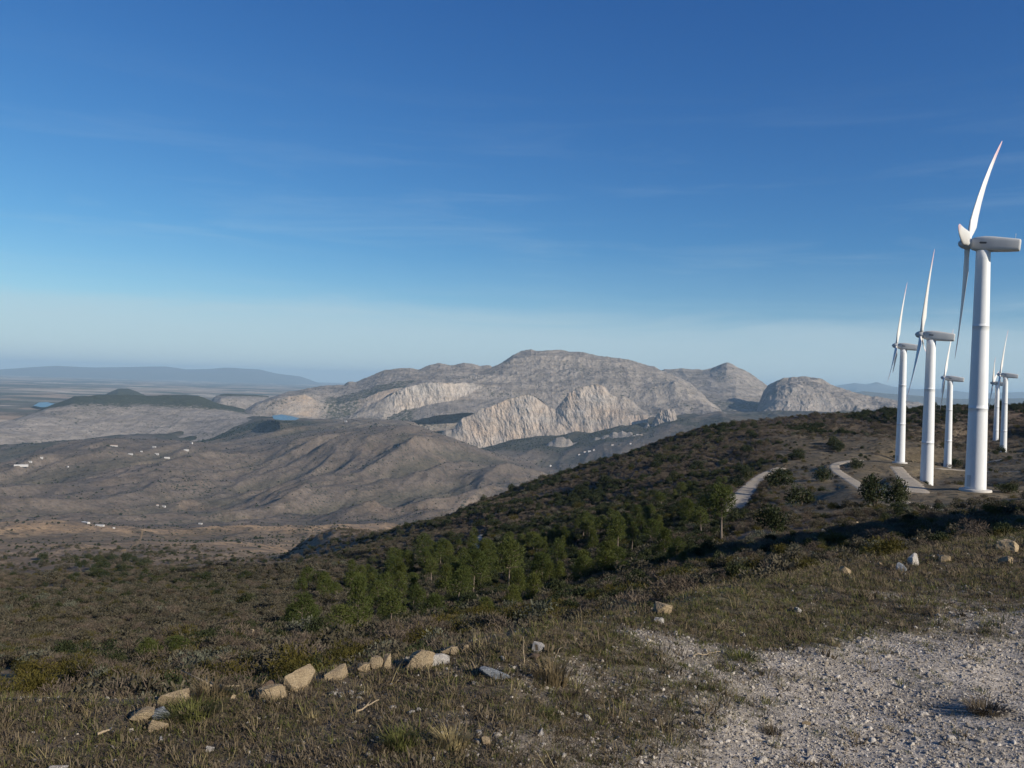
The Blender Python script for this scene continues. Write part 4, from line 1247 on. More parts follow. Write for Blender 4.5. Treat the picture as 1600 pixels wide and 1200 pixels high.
scatter('scrub', [p[1] for p in DARKS] + [p[1] for p in BROWNS] + [p[1] for p in OLIVES] + [p[1] for p in GREYS] + [p[1] for p in OAKS],
        np.vstack([np.stack([x, y, z - 0.05 * size], -1), np.stack([xf, yf, zf - 0.1 * sf], -1)]),
        np.vstack([np.stack([size, size, hgt], -1), np.stack([sf, sf, sf], -1)]),
        np.vstack([rot, np.stack([0 * xf, 0 * xf, RNG.random(len(xf)) * 6.283], -1)]),
        np.concatenate([idx, RNG.integers(10, 13, len(xf))]))


# grass of the rim and of the slope
def tuft(seed, mat, n=16, h=0.11, w=0.006, spread=0.05, droop=0.5):
    rg = np.random.default_rng(seed); V = []
    for i in range(n):
        a = rg.random() * 6.283; o = np.array([math.cos(a), math.sin(a), 0]); b = o * spread * rg.random()
        hh = h * (0.5 + 0.8 * rg.random()); s = np.array([-math.sin(a), math.cos(a), 0]) * w * 0.5
        dr = droop * hh * (0.3 + rg.random())
        m = b + np.array([0, 0, hh * 0.6]) + o * dr * 0.4; tp = b + np.array([0, 0, hh * (0.95 - 0.4 * droop * rg.random())]) + o * dr
        V += [b - s, b + s, m + s * 0.8, m - s * 0.8, m - s * 0.8, m + s * 0.8, tp + s * 0.15, tp - s * 0.15]
    return quads_mesh('tuft', np.array(V), M[mat])


GR = [tuft(1, 'grass_green', 20, 0.036, 0.003, 0.05, 0.9), tuft(2, 'grass_green', 16, 0.03, 0.003, 0.05, 1.0), tuft(3, 'grass_dry', 12, 0.045, 0.0025, 0.06, 1.3), tuft(4, 'grass_dry', 8, 0.06, 0.0022, 0.05, 0.9),
      tuft(5, 'weed_dark', 24, 0.026, 0.007, 0.06, 1.2), tuft(6, 'weed_dark', 20, 0.034, 0.005, 0.06, 1.1), tuft(7, 'straw', 6, 0.075, 0.0022, 0.05, 1.4)]
x, y, r, a = polar_samples(390000, 2.3, 75, -0.55)
er = np.interp(a, G_AZ, edgeR); ge = np.interp(a, gp_a, gp_r); ad = np.degrees(a)
b1 = fbm(x, y, 2.4, 4, 411); b2 = fbm(x, y, 0.5, 3, 412); bb = fbm(x, y, 7.0, 4, 71); bc = fbm(x, y, 1.3, 4, 72)
g_amt = sstep(-0.24, 0.24, (ge - r) / ge + 0.5 * bb + 0.45 * bc)
dens = 1.1 * (1 - 0.96 * g_amt) * (0.75 + 0.6 * b1 + 0.45 * b2)
dens = np.maximum(dens, 0.5 * sstep(0.42, 0.6, b1 + 0.3 * b2) * g_amt)
grassy = np.where(r > er, 0.5 * sstep(4, 10, ad) + 0.18, 1.0)
dens *= 1 - 0.55 * sstep(0.12, 0.42, bc + 0.6 * bb)
dens *= grassy
keep = RNG.random(len(x)) < dens
x, y, r, b1, b2, ad, bb = [v[keep] for v in (x, y, r, b1, b2, ad, bb)]
k = RNG.random(len(x)) + 0.5 * bb
idx = np.where(k < 0.24, RNG.integers(4, 6, len(x)), np.where(k < 0.42, RNG.integers(2, 4, len(x)), np.where(k < 0.52, RNG.integers(4, 6, len(x)), RNG.integers(0, 2, len(x)))))
idx = np.where(RNG.random(len(x)) < 0.03, 6, idx)
s = np.exp(0.3 * RNG.normal(size=len(x))) * np.interp(r, [2, 6, 20, 75], [0.5, 0.72, 1.3, 3.6])
rot = np.stack([RNG.normal(size=len(x)) * 0.25, RNG.normal(size=len(x)) * 0.25, RNG.random(len(x)) * 6.283], -1)
scatter('grass', GR, np.stack([x, y, ground_z(x, y) - 0.006], -1), np.stack([s, s, s], -1), rot, idx)


# gravel
def pebble(seed, sub=1):
    rg = np.random.default_rng(seed); bm = bmesh.new()
    bmesh.ops.create_icosphere(bm, subdivisions=sub, radius=1.0)
    sx, sy, sz = rg.uniform(0.75, 1.25), rg.uniform(0.6, 1.0), rg.uniform(0.45, 0.8)
    pl = [(unit(rg.normal(size=3)), rg.uniform(0.55, 0.85)) for _ in range(7)]
    for v in bm.verts:
        c = np.array(v.co)
        for nrm, d in pl:
            e = c @ nrm - d
            if e > 0: c = c - nrm * e
        v.co = (c[0] * sx, c[1] * sy, c[2] * sz)
    return bm_mesh('pebble', bm, M['pebble'])


PB = [pebble(s, 2) for s in range(8)]
x, y, r, a = polar_samples(540000, 2.2, 22, -0.5)
ge = np.interp(a, gp_a, gp_r); bb = fbm(x, y, 7.0, 4, 71); bc = fbm(x, y, 1.3, 4, 72); b3 = fbm(x, y, 0.35, 3, 421)
er = np.interp(a, G_AZ, edgeR)
g_amt = sstep(-0.24, 0.24, (ge - r) / ge + 0.5 * bb + 0.45 * bc)
dens = g_amt * (0.75 + 0.6 * b3) + 0.035 + 0.34 * sstep(0.12, 0.42, bc + 0.6 * bb)
keep = (RNG.random(len(x)) < dens) & (r < er * 1.1)
x, y, r = x[keep], y[keep], r[keep]
s = 0.0037 * np.exp(0.55 * RNG.normal(size=len(x)))
s = np.minimum(s, 0.022) * np.interp(r, [2, 6, 20], [1.0, 1.25, 2.2])
rot = np.stack([RNG.random(len(x)) * 6.283, RNG.random(len(x)) * 0.5, RNG.random(len(x)) * 6.283], -1)
scatter('gravel', PB, np.stack([x, y, ground_z(x, y) + 0.1 * s], -1), np.stack([s, s, s], -1), rot, RNG.integers(0, 8, len(x)))

# ------------------------------------------------------------------ wind turbines
def lathe(bm, prof, seg=48, centre=(0, 0)):
    rings = [[bm.verts.new((centre[0] + r * math.cos(2 * math.pi * k / seg), centre[1] + r * math.sin(2 * math.pi * k / seg), z)) for k in range(seg)] for r, z in prof]
    for a, b in zip(rings, rings[1:]):
        for k in range(seg): bm.faces.new((a[k], a[(k + 1) % seg], b[(k + 1) % seg], b[k])).smooth = True
    bm.faces.new(rings[-1]); bm.faces.new(list(reversed(rings[0])))


def loft_x(bm, secs, seg=28, power=5.0):
    """rounded box lofted along x: (x, half width y, z low, z high)"""
    rings = []
    for x, hw, z0, z1 in secs:
        cz, hz = (z0 + z1) / 2, (z1 - z0) / 2; ring = []
        for k in range(seg):
            t = 2 * math.pi * (k + 0.5) / seg; c, s = math.cos(t), math.sin(t)
            ring.append(bm.verts.new((x, hw * math.copysign(abs(c) ** (2 / power), c), cz + hz * math.copysign(abs(s) ** (2 / power), s))))
        rings.append(ring)
    for a, b in zip(rings, rings[1:]):
        for k in range(seg): bm.faces.new((a[k], a[(k + 1) % seg], b[(k + 1) % seg], b[k])).smooth = True
    bm.faces.new(rings[-1]); bm.faces.new(list(reversed(rings[0])))
    bmesh.ops.recalc_face_normals(bm, faces=bm.faces[:])


H_T = 45.0
def tower_mesh():
    bm = bmesh.new(); prof = []
    for i in range(31):
        t = i / 30; r = 1.78 + (1.2 - 1.78) * t; z = -0.6 + (H_T - 1.2 + 0.6) * t
        prof.append((r, z))
    for zf in (15.0, 30.0):                      # flange seams between the tower sections
        rf = 1.78 + (1.2 - 1.78) * zf / H_T
        prof += [(rf + 0.003, zf - 0.04), (rf + 0.01, zf - 0.035), (rf + 0.01, zf + 0.035), (rf, zf + 0.04)]
    prof.sort(key=lambda p: p[1])
    lathe(bm, prof, 56)
    return bm_mesh('tower', bm, M['tower'])


def foundation_mesh():
    bm = bmesh.new(); lathe(bm, [(2.75, -0.9), (2.7, 0.16), (2.6, 0.24), (1.6, 0.26)], 40)
    return bm_mesh('foundation', bm, M['concrete'])


def door_mesh():
    bm = bmesh.new(); r = 1.80; vs = []
    n = 6; pts = []
    for i in range(n + 1):
        a = -math.pi / 2 - 0.62 + (i / n - 0.5) * 0.46; pts.append((r * math.cos(a), r * math.sin(a)))
    lo = [bm.verts.new((x, y, 0.7)) for x, y in pts]; hi = [bm.verts.new((x * 0.985, y * 0.985, 2.8)) for x, y in pts]
    lo2 = [bm.verts.new((x * 0.9, y * 0.9, 0.7)) for x, y in pts]; hi2 = [bm.verts.new((x * 0.88, y * 0.88, 2.8)) for x, y in pts]
    for i in range(n):
        bm.faces.new((lo[i], lo[i + 1], hi[i + 1], hi[i])); bm.faces.new((hi[i], hi[i + 1], hi2[i + 1], hi2[i])); bm.faces.new((lo2[i], lo2[i + 1], lo[i + 1], lo[i]))
    bm.faces.new((lo[0], hi[0], hi2[0], lo2[0])); bm.faces.new((lo[n], lo2[n], hi2[n], hi[n]))
    bmesh.ops.recalc_face_normals(bm, faces=bm.faces[:])
    return bm_mesh('door', bm, M['nacelle'])


def nacelle_mesh():
    bm = bmesh.new()
    loft_x(bm, [(-2.0, 0.55, -0.75, 0.75), (-1.85, 0.85, -1.05, 1.0), (-1.2, 1.12, -1.22, 1.2), (0.2, 1.25, -1.28, 1.42), (1.6, 1.28, -1.26, 1.4), (3.9, 1.2, -1.16, 1.24), (5.55, 1.1, -1.02, 1.12), (5.8, 1.04, -0.94, 1.05), (5.87, 0.95, -0.86, 0.96)])
    return bm_mesh('nacelle', bm, M['nacelle'])


def mark_mesh():  # dark mark on the nacelle sides, an illegible logo
    bm = bmesh.new()
    bmesh.ops.create_cube(bm, size=1.0)
    for v in bm.verts: v.co = (v.co.x * 1.35 + 0.0, v.co.y * 2.56, v.co.z * 0.34 + 0.12)
    bmesh.ops.bevel(bm, geom=[e for e in bm.edges if abs(e.verts[0].co.y - e.verts[1].co.y) > 1], offset=0.14, segments=4, affect='EDGES')
    return bm_mesh('vent', bm, M['mark'])


def mast_mesh():
    bm = bmesh.new()
    tube(bm, [(4.9, 0.3, 1.0), (4.9, 0.3, 2.1)], [0.03, 0.025], 6)
    tube(bm, [(4.9, -0.1, 1.85), (4.9, 0.7, 1.85)], [0.025, 0.025], 6)
    tube(bm, [(4.9, -0.1, 1.85), (4.9, -0.1, 2.1)], [0.05, 0.03], 6)
    return bm_mesh('wind_vane', bm, M['nacelle'])


def hub_mesh():
    bm = bmesh.new()
    prof = [(0.02, -1.62), (0.35, -1.5), (0.68, -1.2), (0.92, -0.75), (1.02, -0.2), (1.0, 0.35), (0.86, 0.72), (0.6, 0.8)]
    lathe(bm, prof, 32)
    for v in bm.verts: v.co = (v.co.z, v.co.y, v.co.x)
    bmesh.ops.recalc_face_normals(bm, faces=bm.faces[:])
    return bm_mesh('hub', bm, M['nacelle'])


def blade_mesh(flex):
    bm = bmesh.new(); RB = 23.5; seg = 18
    st = [(0.75, 0.95, 0.95, 0), (1.6, 1.0, 0.92, 2), (3.0, 1.8, 0.78, 12), (4.6, 2.5, 0.62, 12), (7.0, 2.3, 0.5, 9), (10, 2.0, 0.4, 6.5), (13.5, 1.65, 0.3, 4), (17, 1.3, 0.21, 2), (20, 1.0, 0.15, 1), (22.2, 0.68, 0.095, 0), (23.2, 0.38, 0.055, 0), (23.5, 0.08, 0.02, 0)]
    rings = []
    for r, ch, th, tw in st:
        tw = -R(tw + 12); ring = []
        bend = flex * (r / RB) ** 2.2
        for k in range(seg):
            t = 2 * math.pi * k / seg
            c = math.cos(t); s = math.sin(t)
            yy = (0.5 * c + (0.16 if r > 2 else 0)) * ch
            xx = 0.5 * th * s * (1.0 if r < 2 else (0.55 + 0.45 * (1 - c) * 0.7))
            x2, y2 = xx * math.cos(tw) - yy * math.sin(tw), xx * math.sin(tw) + yy * math.cos(tw)
            ring.append(bm.verts.new((x2 + bend, y2, r)))
        rings.append(ring)
    for a, b in zip(rings, rings[1:]):
        for k in range(seg): bm.faces.new((a[k], a[(k + 1) % seg], b[(k + 1) % seg], b[k])).smooth = True
    bm.faces.new(rings[-1]); bm.faces.new(list(reversed(rings[0])))
    bmesh.ops.recalc_face_normals(bm, faces=bm.faces[:])
    return bm_mesh('blade', bm, M['blade'])


PARTS = dict(foundation=foundation_mesh(), tower=tower_mesh(), door=door_mesh(), nacelle=nacelle_mesh(), vent=mark_mesh(), wind_vane=mast_mesh(), hub=hub_mesh(), blade=blade_mesh(-0.7), blade_flexed=blade_mesh(2.3), blade_slack=blade_mesh(0.8))
T_LABEL = ['nearest and tallest white wind turbine, its blades rising above all the others',
           'second largest white wind turbine, standing by the end of the pale access path',
           'white wind turbine at the left end of the row, standing above the curving track',
           'small white wind turbine between the second largest and the nearest, by the loop of track',
           'front one of the two tiny far turbines beyond the nearest tower',
           'rear one of the two tiny far turbines, half hidden behind its neighbour']
TILT = R(5.5)
for t, lab in zip(TURB, T_LABEL):
    foot = t['foot']; hub = at_range(*t['hub'], t['depth'])
    az = math.atan2(foot.x, foot.y)
    h = hub.z - foot.z
    s = h / H_T
    root = empty('wind_turbine', (foot.x, foot.y, foot.z), -az + R(-4 + t['yaw']), s)
    tag(root, lab, 'wind turbine', 'wind turbines in a row')
    tw = link(bpy.data.objects.new('tower', PARTS['tower']), root)
    link(bpy.data.objects.new('foundation', PARTS['foundation']), root)
    link(bpy.data.objects.new('door', PARTS['door']), tw)
    na = link(bpy.data.objects.new('nacelle', PARTS['nacelle']), root)
    na.location = (0.0, 0, H_T); na.rotation_euler = (0, TILT, 0)
    link(bpy.data.objects.new('vent', PARTS['vent']), na); link(bpy.data.objects.new('wind_vane', PARTS['wind_vane']), na)
    off = Vector((-2.6, 0, 0)); off.rotate(Matrix.Rotation(TILT, 3, 'Y'))
    hb = link(bpy.data.objects.new('hub', PARTS['hub']), root)
    hb.location = Vector((0, 0, H_T)) + off; hb.rotation_euler = (0, TILT, 0)
    for q in range(3):
        ang = R(t['phase'] + 120 * q)
        bl = link(bpy.data.objects.new('blade', PARTS[('blade_flexed' if t is TURB[0] else 'blade_slack') if math.cos(ang) > 0.5 else 'blade' if math.cos(ang) < -0.4 else 'blade_slack']), root)
        # +phase leans the blade towards the viewer
        bl.matrix_local = Matrix.Translation(Vector((0, 0, H_T)) + off) @ Matrix.Rotation(TILT, 4, 'Y') @ Matrix.Rotation(ang, 4, 'X') @ Matrix.Diagonal((1, 1, 1.05, 1))


# ------------------------------------------------------------------ rocks
def rock_mesh(seed, mat, blocky=0.6):
    """angular block: hull of a few points, edges broken, faces roughened"""
    rg = np.random.default_rng(seed); bm = bmesh.new()
    P = rg.uniform(-1, 1, (13, 3))
    ax = rg.integers(0, 3, 13); P[np.arange(13), ax] = np.sign(P[np.arange(13), ax])
    P[:, :2] *= 1 - 0.28 * np.maximum(P[:, 2:], 0) * rg.random((13, 1))
    for c in P: bm.verts.new(c)
    r = bmesh.ops.convex_hull(bm, input=bm.verts[:])
    bmesh.ops.delete(bm, geom=[v for v in bm.verts if not v.link_faces], context='VERTS')
    bmesh.ops.dissolve_limit(bm, angle_limit=R(12), verts=bm.verts[:], edges=bm.edges[:])
    bmesh.ops.bevel(bm, geom=bm.edges[:], offset=0.07, segments=2, affect='EDGES', profile=0.6)
    bmesh.ops.triangulate(bm, faces=bm.faces[:])
    for _ in range(3):
        bmesh.ops.subdivide_edges(bm, edges=[e for e in bm.edges if e.calc_length() > 0.16], cuts=1, use_grid_fill=True)
        bmesh.ops.triangulate(bm, faces=[f for f in bm.faces if len(f.verts) > 3])
    co = np.array([v.co for v in bm.verts])
    n = fbm(co[:, 0] + co[:, 2] * 0.7, co[:, 1] + co[:, 2] * 0.6, 0.8, 4, seed)
    n2 = np.abs(fbm(co[:, 0] * 0.6 + co[:, 2], co[:, 1] - co[:, 2] * 0.5, 0.3, 3, seed + 5))
    co = co * (1 + 0.07 * n - 0.09 * n2)[:, None]
    lo, hi = co.min(0), co.max(0)
    co = (co - (lo + hi) / 2) / (hi - lo)
    for v, c in zip(bm.verts, co): v.co = c
    bmesh.ops.recalc_face_normals(bm, faces=bm.faces[:])
    return bm_mesh('rock', bm, M[mat])


ROCKS = [
    ('rock_tan', 469, 1079, 54, 36, 0.5, 'big tan slab leaning up to the right, largest rock on the grass edge'),
    ('rock_tan', 424, 1093, 46, 22, 0.5, 'low tan slab joined to the left foot of the biggest slab'),
    ('rock_tan', 454, 1057, 24, 16, 0.8, 'knobbly tan stone just above the biggest slab'),
    ('rock_brown', 420, 1076, 26, 15, 0.8, 'dark reddish stone in the shade left of the biggest slab'),
    ('rock_tan', 525, 1061, 40, 14, 0.7, 'flat tan stone half sunk in grass, between the biggest slab and the upright rocks'),
    ('rock_white', 568, 1037, 14, 16, 0.7, 'bright white stone wedged among the upright tan rocks'),
    ('rock_tan', 556, 1041, 17, 14, 0.8, 'tan stone left of the bright white one'),
    ('rock_tan', 570, 1049, 25, 13, 0.7, 'tan stone under the bright white one'),
    ('rock_tan', 589, 1047, 22, 23, 0.8, 'broad upright tan rock right of the bright white stone'),
    ('rock_tan', 604, 1047, 17, 27, 0.7, 'tall narrow tan rock at the right end of the upright group'),
    ('rock_tan', 657, 1045, 40, 31, 0.6, 'long wedge of tan rock left of the white-patched stone'),
    ('rock_white', 686, 1039, 38, 18, 0.6, 'whitish crumbled stone against the long tan wedge'),
    ('rock_tan', 704, 1023, 34, 13, 0.7, 'low tan stone behind the whitish crumbled one'),
    ('rock_tan', 728, 1017, 12, 10, 0.9, 'small tan stone by itself below the dark olive shrub'),
    ('rock_white', 840, 1021, 21, 18, 0.8, 'pale greenish white stone on the rim, right of the tall dry stalk'),
    ('rock_brown', 834, 1030, 19, 8, 0.8, 'orange-brown flat stone under the pale greenish white one'),
    ('rock_white', 786, 1033, 9, 9, 0.9, 'small round white stone above the flat grey slab'),
    ('rock_grey', 771, 1059, 46, 15, 0.9, 'flat pale grey slab lying in the grass'),
    ('rock_tan', 274, 1105, 47, 25, 0.6, 'tan rock with a pointed right end, left part of the rim'),
    ('rock_tan', 221, 1126, 36, 19, 0.7, 'square tan block left of the blue-grey stone'),
    ('rock_grey', 249, 1123, 30, 19, 0.7, 'blue-grey stone between two tan ones'),
    ('rock_tan', 247, 1141, 30, 17, 0.8, 'low tan stone below the blue-grey one'),
    ('rock_white', 90, 1206, 28, 11, 0.8, 'cream stone cut by the lower edge of the picture'),
    ('rock_white', 248, 1160, 18, 9, 0.9, 'whitish stone in the grass below the blue-grey one'),
    ('rock_white', 328, 1175, 13, 9, 0.9, 'small white stone in the left grass, by itself'),
    ('rock_tan', 758, 1163, 15, 12, 0.9, 'pinkish tan stone right of the straw tussock'),
    ('rock_white', 748, 1149, 9, 8, 0.9, 'small pale stone just above the pinkish tan one'),
    ('rock_white', 843, 1149, 14, 10, 0.9, 'white stone at the upper gravel margin'),
    ('rock_white', 903, 1119, 12, 8, 0.9, 'pale oblong stone on the bare earth above the gravel'),
    ('rock_white', 642, 1117, 12, 9, 0.9, 'white stone in mid grass above the green tussock'),
    ('rock_white', 655, 1111, 8, 6, 0.9, 'smaller white stone touching the one in mid grass'),
    ('rock_tan', 1037, 959, 28, 17, 0.7, 'orange-tan rock on the rim below the golden gorse'),
    ('rock_white', 1030, 973, 16, 8, 0.8, 'white stone at the foot of the orange-tan rock'),
    ('rock_white', 1247, 958, 11, 9, 0.9, 'brightest white stone of the right-hand grass'),
    ('rock_white', 1341, 1005, 8, 6, 0.9, 'small white stone in the grass right of centre, near the dry twig'),
    ('rock_white', 1246, 1045, 8, 6, 0.9, 'small white stone at the upper left of the right-hand gravel'),
    ('rock_white', 1345, 1111, 9, 6, 0.9, 'white pebble standing out on the middle of the gravel'),
    ('rock_tan', 1260, 1133, 13, 7, 0.9, 'cream stone right of the small dark gravel tussock'),
    ('rock_tan', 1574, 862, 29, 21, 0.8, 'round tan boulder on the shaded bank at the right'),
    ('rock_tan', 1571, 881, 20, 12, 0.8, 'tan stone below the round boulder'),
    ('rock_tan', 1477, 878, 17, 11, 0.9, 'pinkish stone at the top of the grass, left of the boulder'),
    ('rock_white', 1424, 883, 17, 21, 0.8, 'pale upright stone at the top of the grass'),
    ('rock_grey', 1408, 893, 16, 14, 0.8, 'dark blue-grey stone left of the pale upright one'),
    ('rock_tan', 1432, 851, 11, 12, 0.9, 'tan stone above the pale upright one, on the stony slope'),
    ('rock_tan', 1320, 897, 17, 14, 0.9, 'orange-tan stone in the shade at the lower stony slope'),
    ('rock_white', 1288, 833, 9, 8, 0.9, 'white block high on the stony slope, left side'),
    ('rock_white', 1312, 823, 7, 5, 0.9, 'smaller white stone right above the white block'),
]
for i, (mt, u, vb, w, h, dp, lab) in enumerate(ROCKS):
    p = raycast(u, min(vb, 1199), 2.0)
    if vb > 1199: p = raycast(u, vb, 1.5)
    if p is None: continue
    d = p.y; sw, sh = w / FPX * d, h / FPX * d
    o = link(bpy.data.objects.new('rock', rock_mesh(500 + i, mt)))
    az = math.atan2(p.x, p.y)
    o.location = (p.x + math.sin(az) * sw * dp * 0.3, p.y + math.cos(az) * sw * dp * 0.3, p.z + sh * 0.27)
    o.scale = (sw * 1.02, sw * dp * 1.1, sh * 1.25)
    o.rotation_euler = (RNG.normal() * 0.12, RNG.normal() * 0.1, -az + RNG.normal() * 0.25)
    tag(o, lab, 'rock')
for q in range(9):                              # crumbled white heap in the grass
    u = 530 + RNG.normal() * 13; v = 1084 + RNG.normal() * 4
    p = raycast(u, v, 2.0); s = RNG.uniform(4, 9) / FPX * p.y
    o = link(bpy.data.objects.new('rock', rock_mesh(700 + q, 'rock_white')))
    o.location = (p.x, p.y, p.z + 0.25 * s); o.scale = (s * 1.4, s * 1.1, s * 0.9); o.rotation_euler = (0.2, 0.1, RNG.random() * 6)
    tag(o, 'white stone of the crumbled heap below the flat tan stone', 'rock', 'stones of the crumbled white heap')
rk_small = [rock_mesh(800 + q, m_) for q, m_ in enumerate(('rock_tan', 'rock_tan', 'rock_brown', 'rock_white'))]
for q in range(95):
    u = RNG.uniform(1255, 1500); v = np.interp(u, [1255, 1400, 1500], [905, 880, 868]) - RNG.random() * np.interp(u, [1255, 1400, 1500], [95, 70, 45])
    p = raycast(u, v, 8.0)
    if p is None or p.y > 130: continue
    s = RNG.uniform(3, 8) * (1.3 if RNG.random() < 0.2 else 1) / FPX * p.y
    o = link(bpy.data.objects.new('rock', rk_small[int(RNG.integers(4))]))
    o.location = (p.x, p.y, p.z + 0.15 * s); o.scale = (s * 1.2, s, s * RNG.uniform(0.5, 0.9)); o.rotation_euler = (RNG.normal() * 0.2, RNG.normal() * 0.2, RNG.random() * 6)
    tag(o, 'small stone strewn over the stony slope under the turbines', 'rock', 'stones strewn on the stony slope')
for q in range(46):
    u = RNG.uniform(20, 1150); e = np.interp(u, [p_[0] for p_ in edge_v], [p_[1] for p_ in edge_v])
    v = e + RNG.uniform(4, 120)
    if v > 1185: continue
    p = raycast(u, v, 2.0); s = RNG.uniform(2.5, 6.0) / FPX * p.y
    o = link(bpy.data.objects.new('rock', rk_small[int(RNG.choice([3, 3, 3, 0]))]))
    o.location = (p.x, p.y, p.z + 0.2 * s); o.scale = (s * 1.3, s, s * 0.8); o.rotation_euler = (RNG.normal() * 0.2, RNG.normal() * 0.2, RNG.random() * 6)
    tag(o, 'little pale stone lying loose in the grass of the rim', 'rock', 'little stones in the rim grass')


# ------------------------------------------------------------------ tussocks, branch, stalks
def tussock(seed, mat, n, spread=0.45, droop=0.7, w=0.016):
    rg = np.random.default_rng(seed); V = []
    for i in range(n):
        a = rg.random() * 6.283; o = np.array([math.cos(a), math.sin(a), 0]); b = o * spread * math.sqrt(rg.random())
        hh = 0.5 + 0.6 * rg.random(); s = np.array([-math.sin(a), math.cos(a), 0]) * w
        dr = droop * hh * rg.random()
        pts = [b, b + np.array([0, 0, hh * 0.5]) + o * dr * 0.25, b + np.array([0, 0, hh * (1 - 0.35 * rg.random())]) + o * dr]
        V += [pts[0] - s, pts[0] + s, pts[1] + s * 0.8, pts[1] - s * 0.8, pts[1] - s * 0.8, pts[1] + s * 0.8, pts[2] + s * 0.12, pts[2] - s * 0.12]
    return quads_mesh('blades', np.array(V), M[mat])


for i, (mt, u, vb, w, h, n, lab) in enumerate([
    ('straw', 706, 1166, 66, 40, 170, 'pale straw tussock, brightest grass clump near the lower edge'),
    ('grass_green', 624, 1166, 70, 40, 170, 'green grass tussock left of the straw one'),
    ('grass_dry', 862, 1064, 84, 44, 150, 'dry yellow grass clump right of the flat grey slab'),
    ('grass_green', 860, 1122, 46, 24, 110, 'green clump on bare earth above the gravel margin'),
    ('weed_dark', 1206, 1146, 40, 22, 110, 'small dark tussock growing in the gravel'),
    ('weed_dark', 1540, 1112, 76, 26, 150, 'wide dark tussock in the gravel at the right'),
    ('grass_dry', 1390, 1142, 22, 12, 60, 'little yellowish tussock in the gravel between the two dark ones'),
    ('grass_green', 1160, 1030, 60, 18, 130, 'flat bright green patch of grass in mid slope'),
    ('grass_dry', 330, 1090, 80, 40, 140, 'tall dry grass clump round the foot of the fallen branch'),
    ('straw', 490, 1128, 40, 22, 60, 'thin straw clump in front of the white heap'),
    ('grass_green', 300, 1120, 90, 36, 170, 'tall green grass clump right of the tan pointed rock'),
    ('weed_dark', 890, 1090, 40, 20, 110, 'dark weed clump right of the green clump'),
    ('grass_dry', 1305, 1010, 26, 24, 30, 'tuft of yellow bent straw in the right grass'),
]):
    p = raycast(u, vb, 2.0); d = p.y
    o = link(bpy.data.objects.new('grass_tussock', tussock(900 + i, mt, n * 2, 0.45, 0.7, 0.012)))
    sw = w / FPX * d / 1.3; sh = 0.75 * h / FPX * d / 0.9
    o.location = p - Vector((0, 0, 0.01)); o.scale = (sw, sw, sh); o.rotation_euler = (0, 0, RNG.random() * 6)
    tag(o, lab, 'grass tussock')


def stick(name, a, b, r, lab, cat, mat='deadwood', forks=2):
    bm = bmesh.new(); a, b = Vector(a), Vector(b); n = 9; L = (b - a).length
    pts = [a.lerp(b, k / (n - 1)) + Vector((RNG.normal(), RNG.normal(), RNG.normal())) * L * 0.012 for k in range(n)]
    o0 = pts[0].copy(); pts = [p - o0 for p in pts]
    tube(bm, pts, [r * (1 - 0.55 * k / (n - 1)) for k in range(n)], 8)
    for f in range(forks):
        k = 3 + 2 * f; q = pts[k]; d = (pts[k + 1] - pts[k]).normalized()
        side = Vector((RNG.normal(), RNG.normal(), abs(RNG.normal()))).normalized()
        tube(bm, [q, q + (d + side * 0.7) * L * 0.1, q + (d + side) * L * 0.17], [r * 0.45, r * 0.3, r * 0.12], 6)
    o = link(bpy.data.objects.new(name, bm_mesh(name, bm, M[mat]))); o.location = o0
    tag(o, lab, cat)


b0 = raycast(372, 1092, 2.0); dd = b0.y
def at(u, v, d): return at_range(u, v, d)
stick('branch', at(368, 1088, dd), at(321, 1062, dd + 0.9), 0.016, 'fallen bleached branch sticking up from the grass left of the big tan slab', 'branch')
g0 = raycast(820, 1042, 2.0)
stick('stalk', g0, g0 + Vector((-0.015, 0, 0.17)), 0.0035, 'single upright dry stalk left of the pale greenish stone', 'stalk', 'deadwood', 0)
g0 = raycast(856, 1046, 2.0)
stick('stalk', g0, g0 + Vector((0.07, 0, 0.13)), 0.004, 'dry stalk slanting to the right, beside the yellow grass clump', 'stalk', 'deadwood', 1)
g0 = raycast(555, 1120, 2.0); g1 = raycast(592, 1106, 2.0)
stick('twig', g0 + Vector((0, 0, 0.02)), g1 + Vector((0, 0, 0.04)), 0.005, 'thin bleached twig lying in the middle of the grass', 'twig', 'deadwood', 1)
g0 = raycast(1080, 1030, 2.0); g1 = raycast(1125, 1025, 2.0)
stick('twig', g0 + Vector((0, 0, 0.02)), g1 + Vector((0, 0, 0.03)), 0.004, 'straw-thin twig lying flat left of the bright green patch', 'twig', 'deadwood', 0)
g0 = raycast(152, 1152, 2.0); g1 = raycast(171, 1149, 2.0)
stick('twig', g0 + Vector((0, 0, 0.015)), g1 + Vector((0, 0, 0.025)), 0.007, 'short white twig in the left grass', 'twig', 'deadwood', 0)
g0 = raycast(394, 1005, 5.0)
if g0: stick('stump', g0, g0 + Vector((0, 0, 0.2 * g0.y / 12)), 0.035 * g0.y / 12, 'pale dead stump standing among dark scrub above the olive gorse', 'stump', 'deadwood', 0)


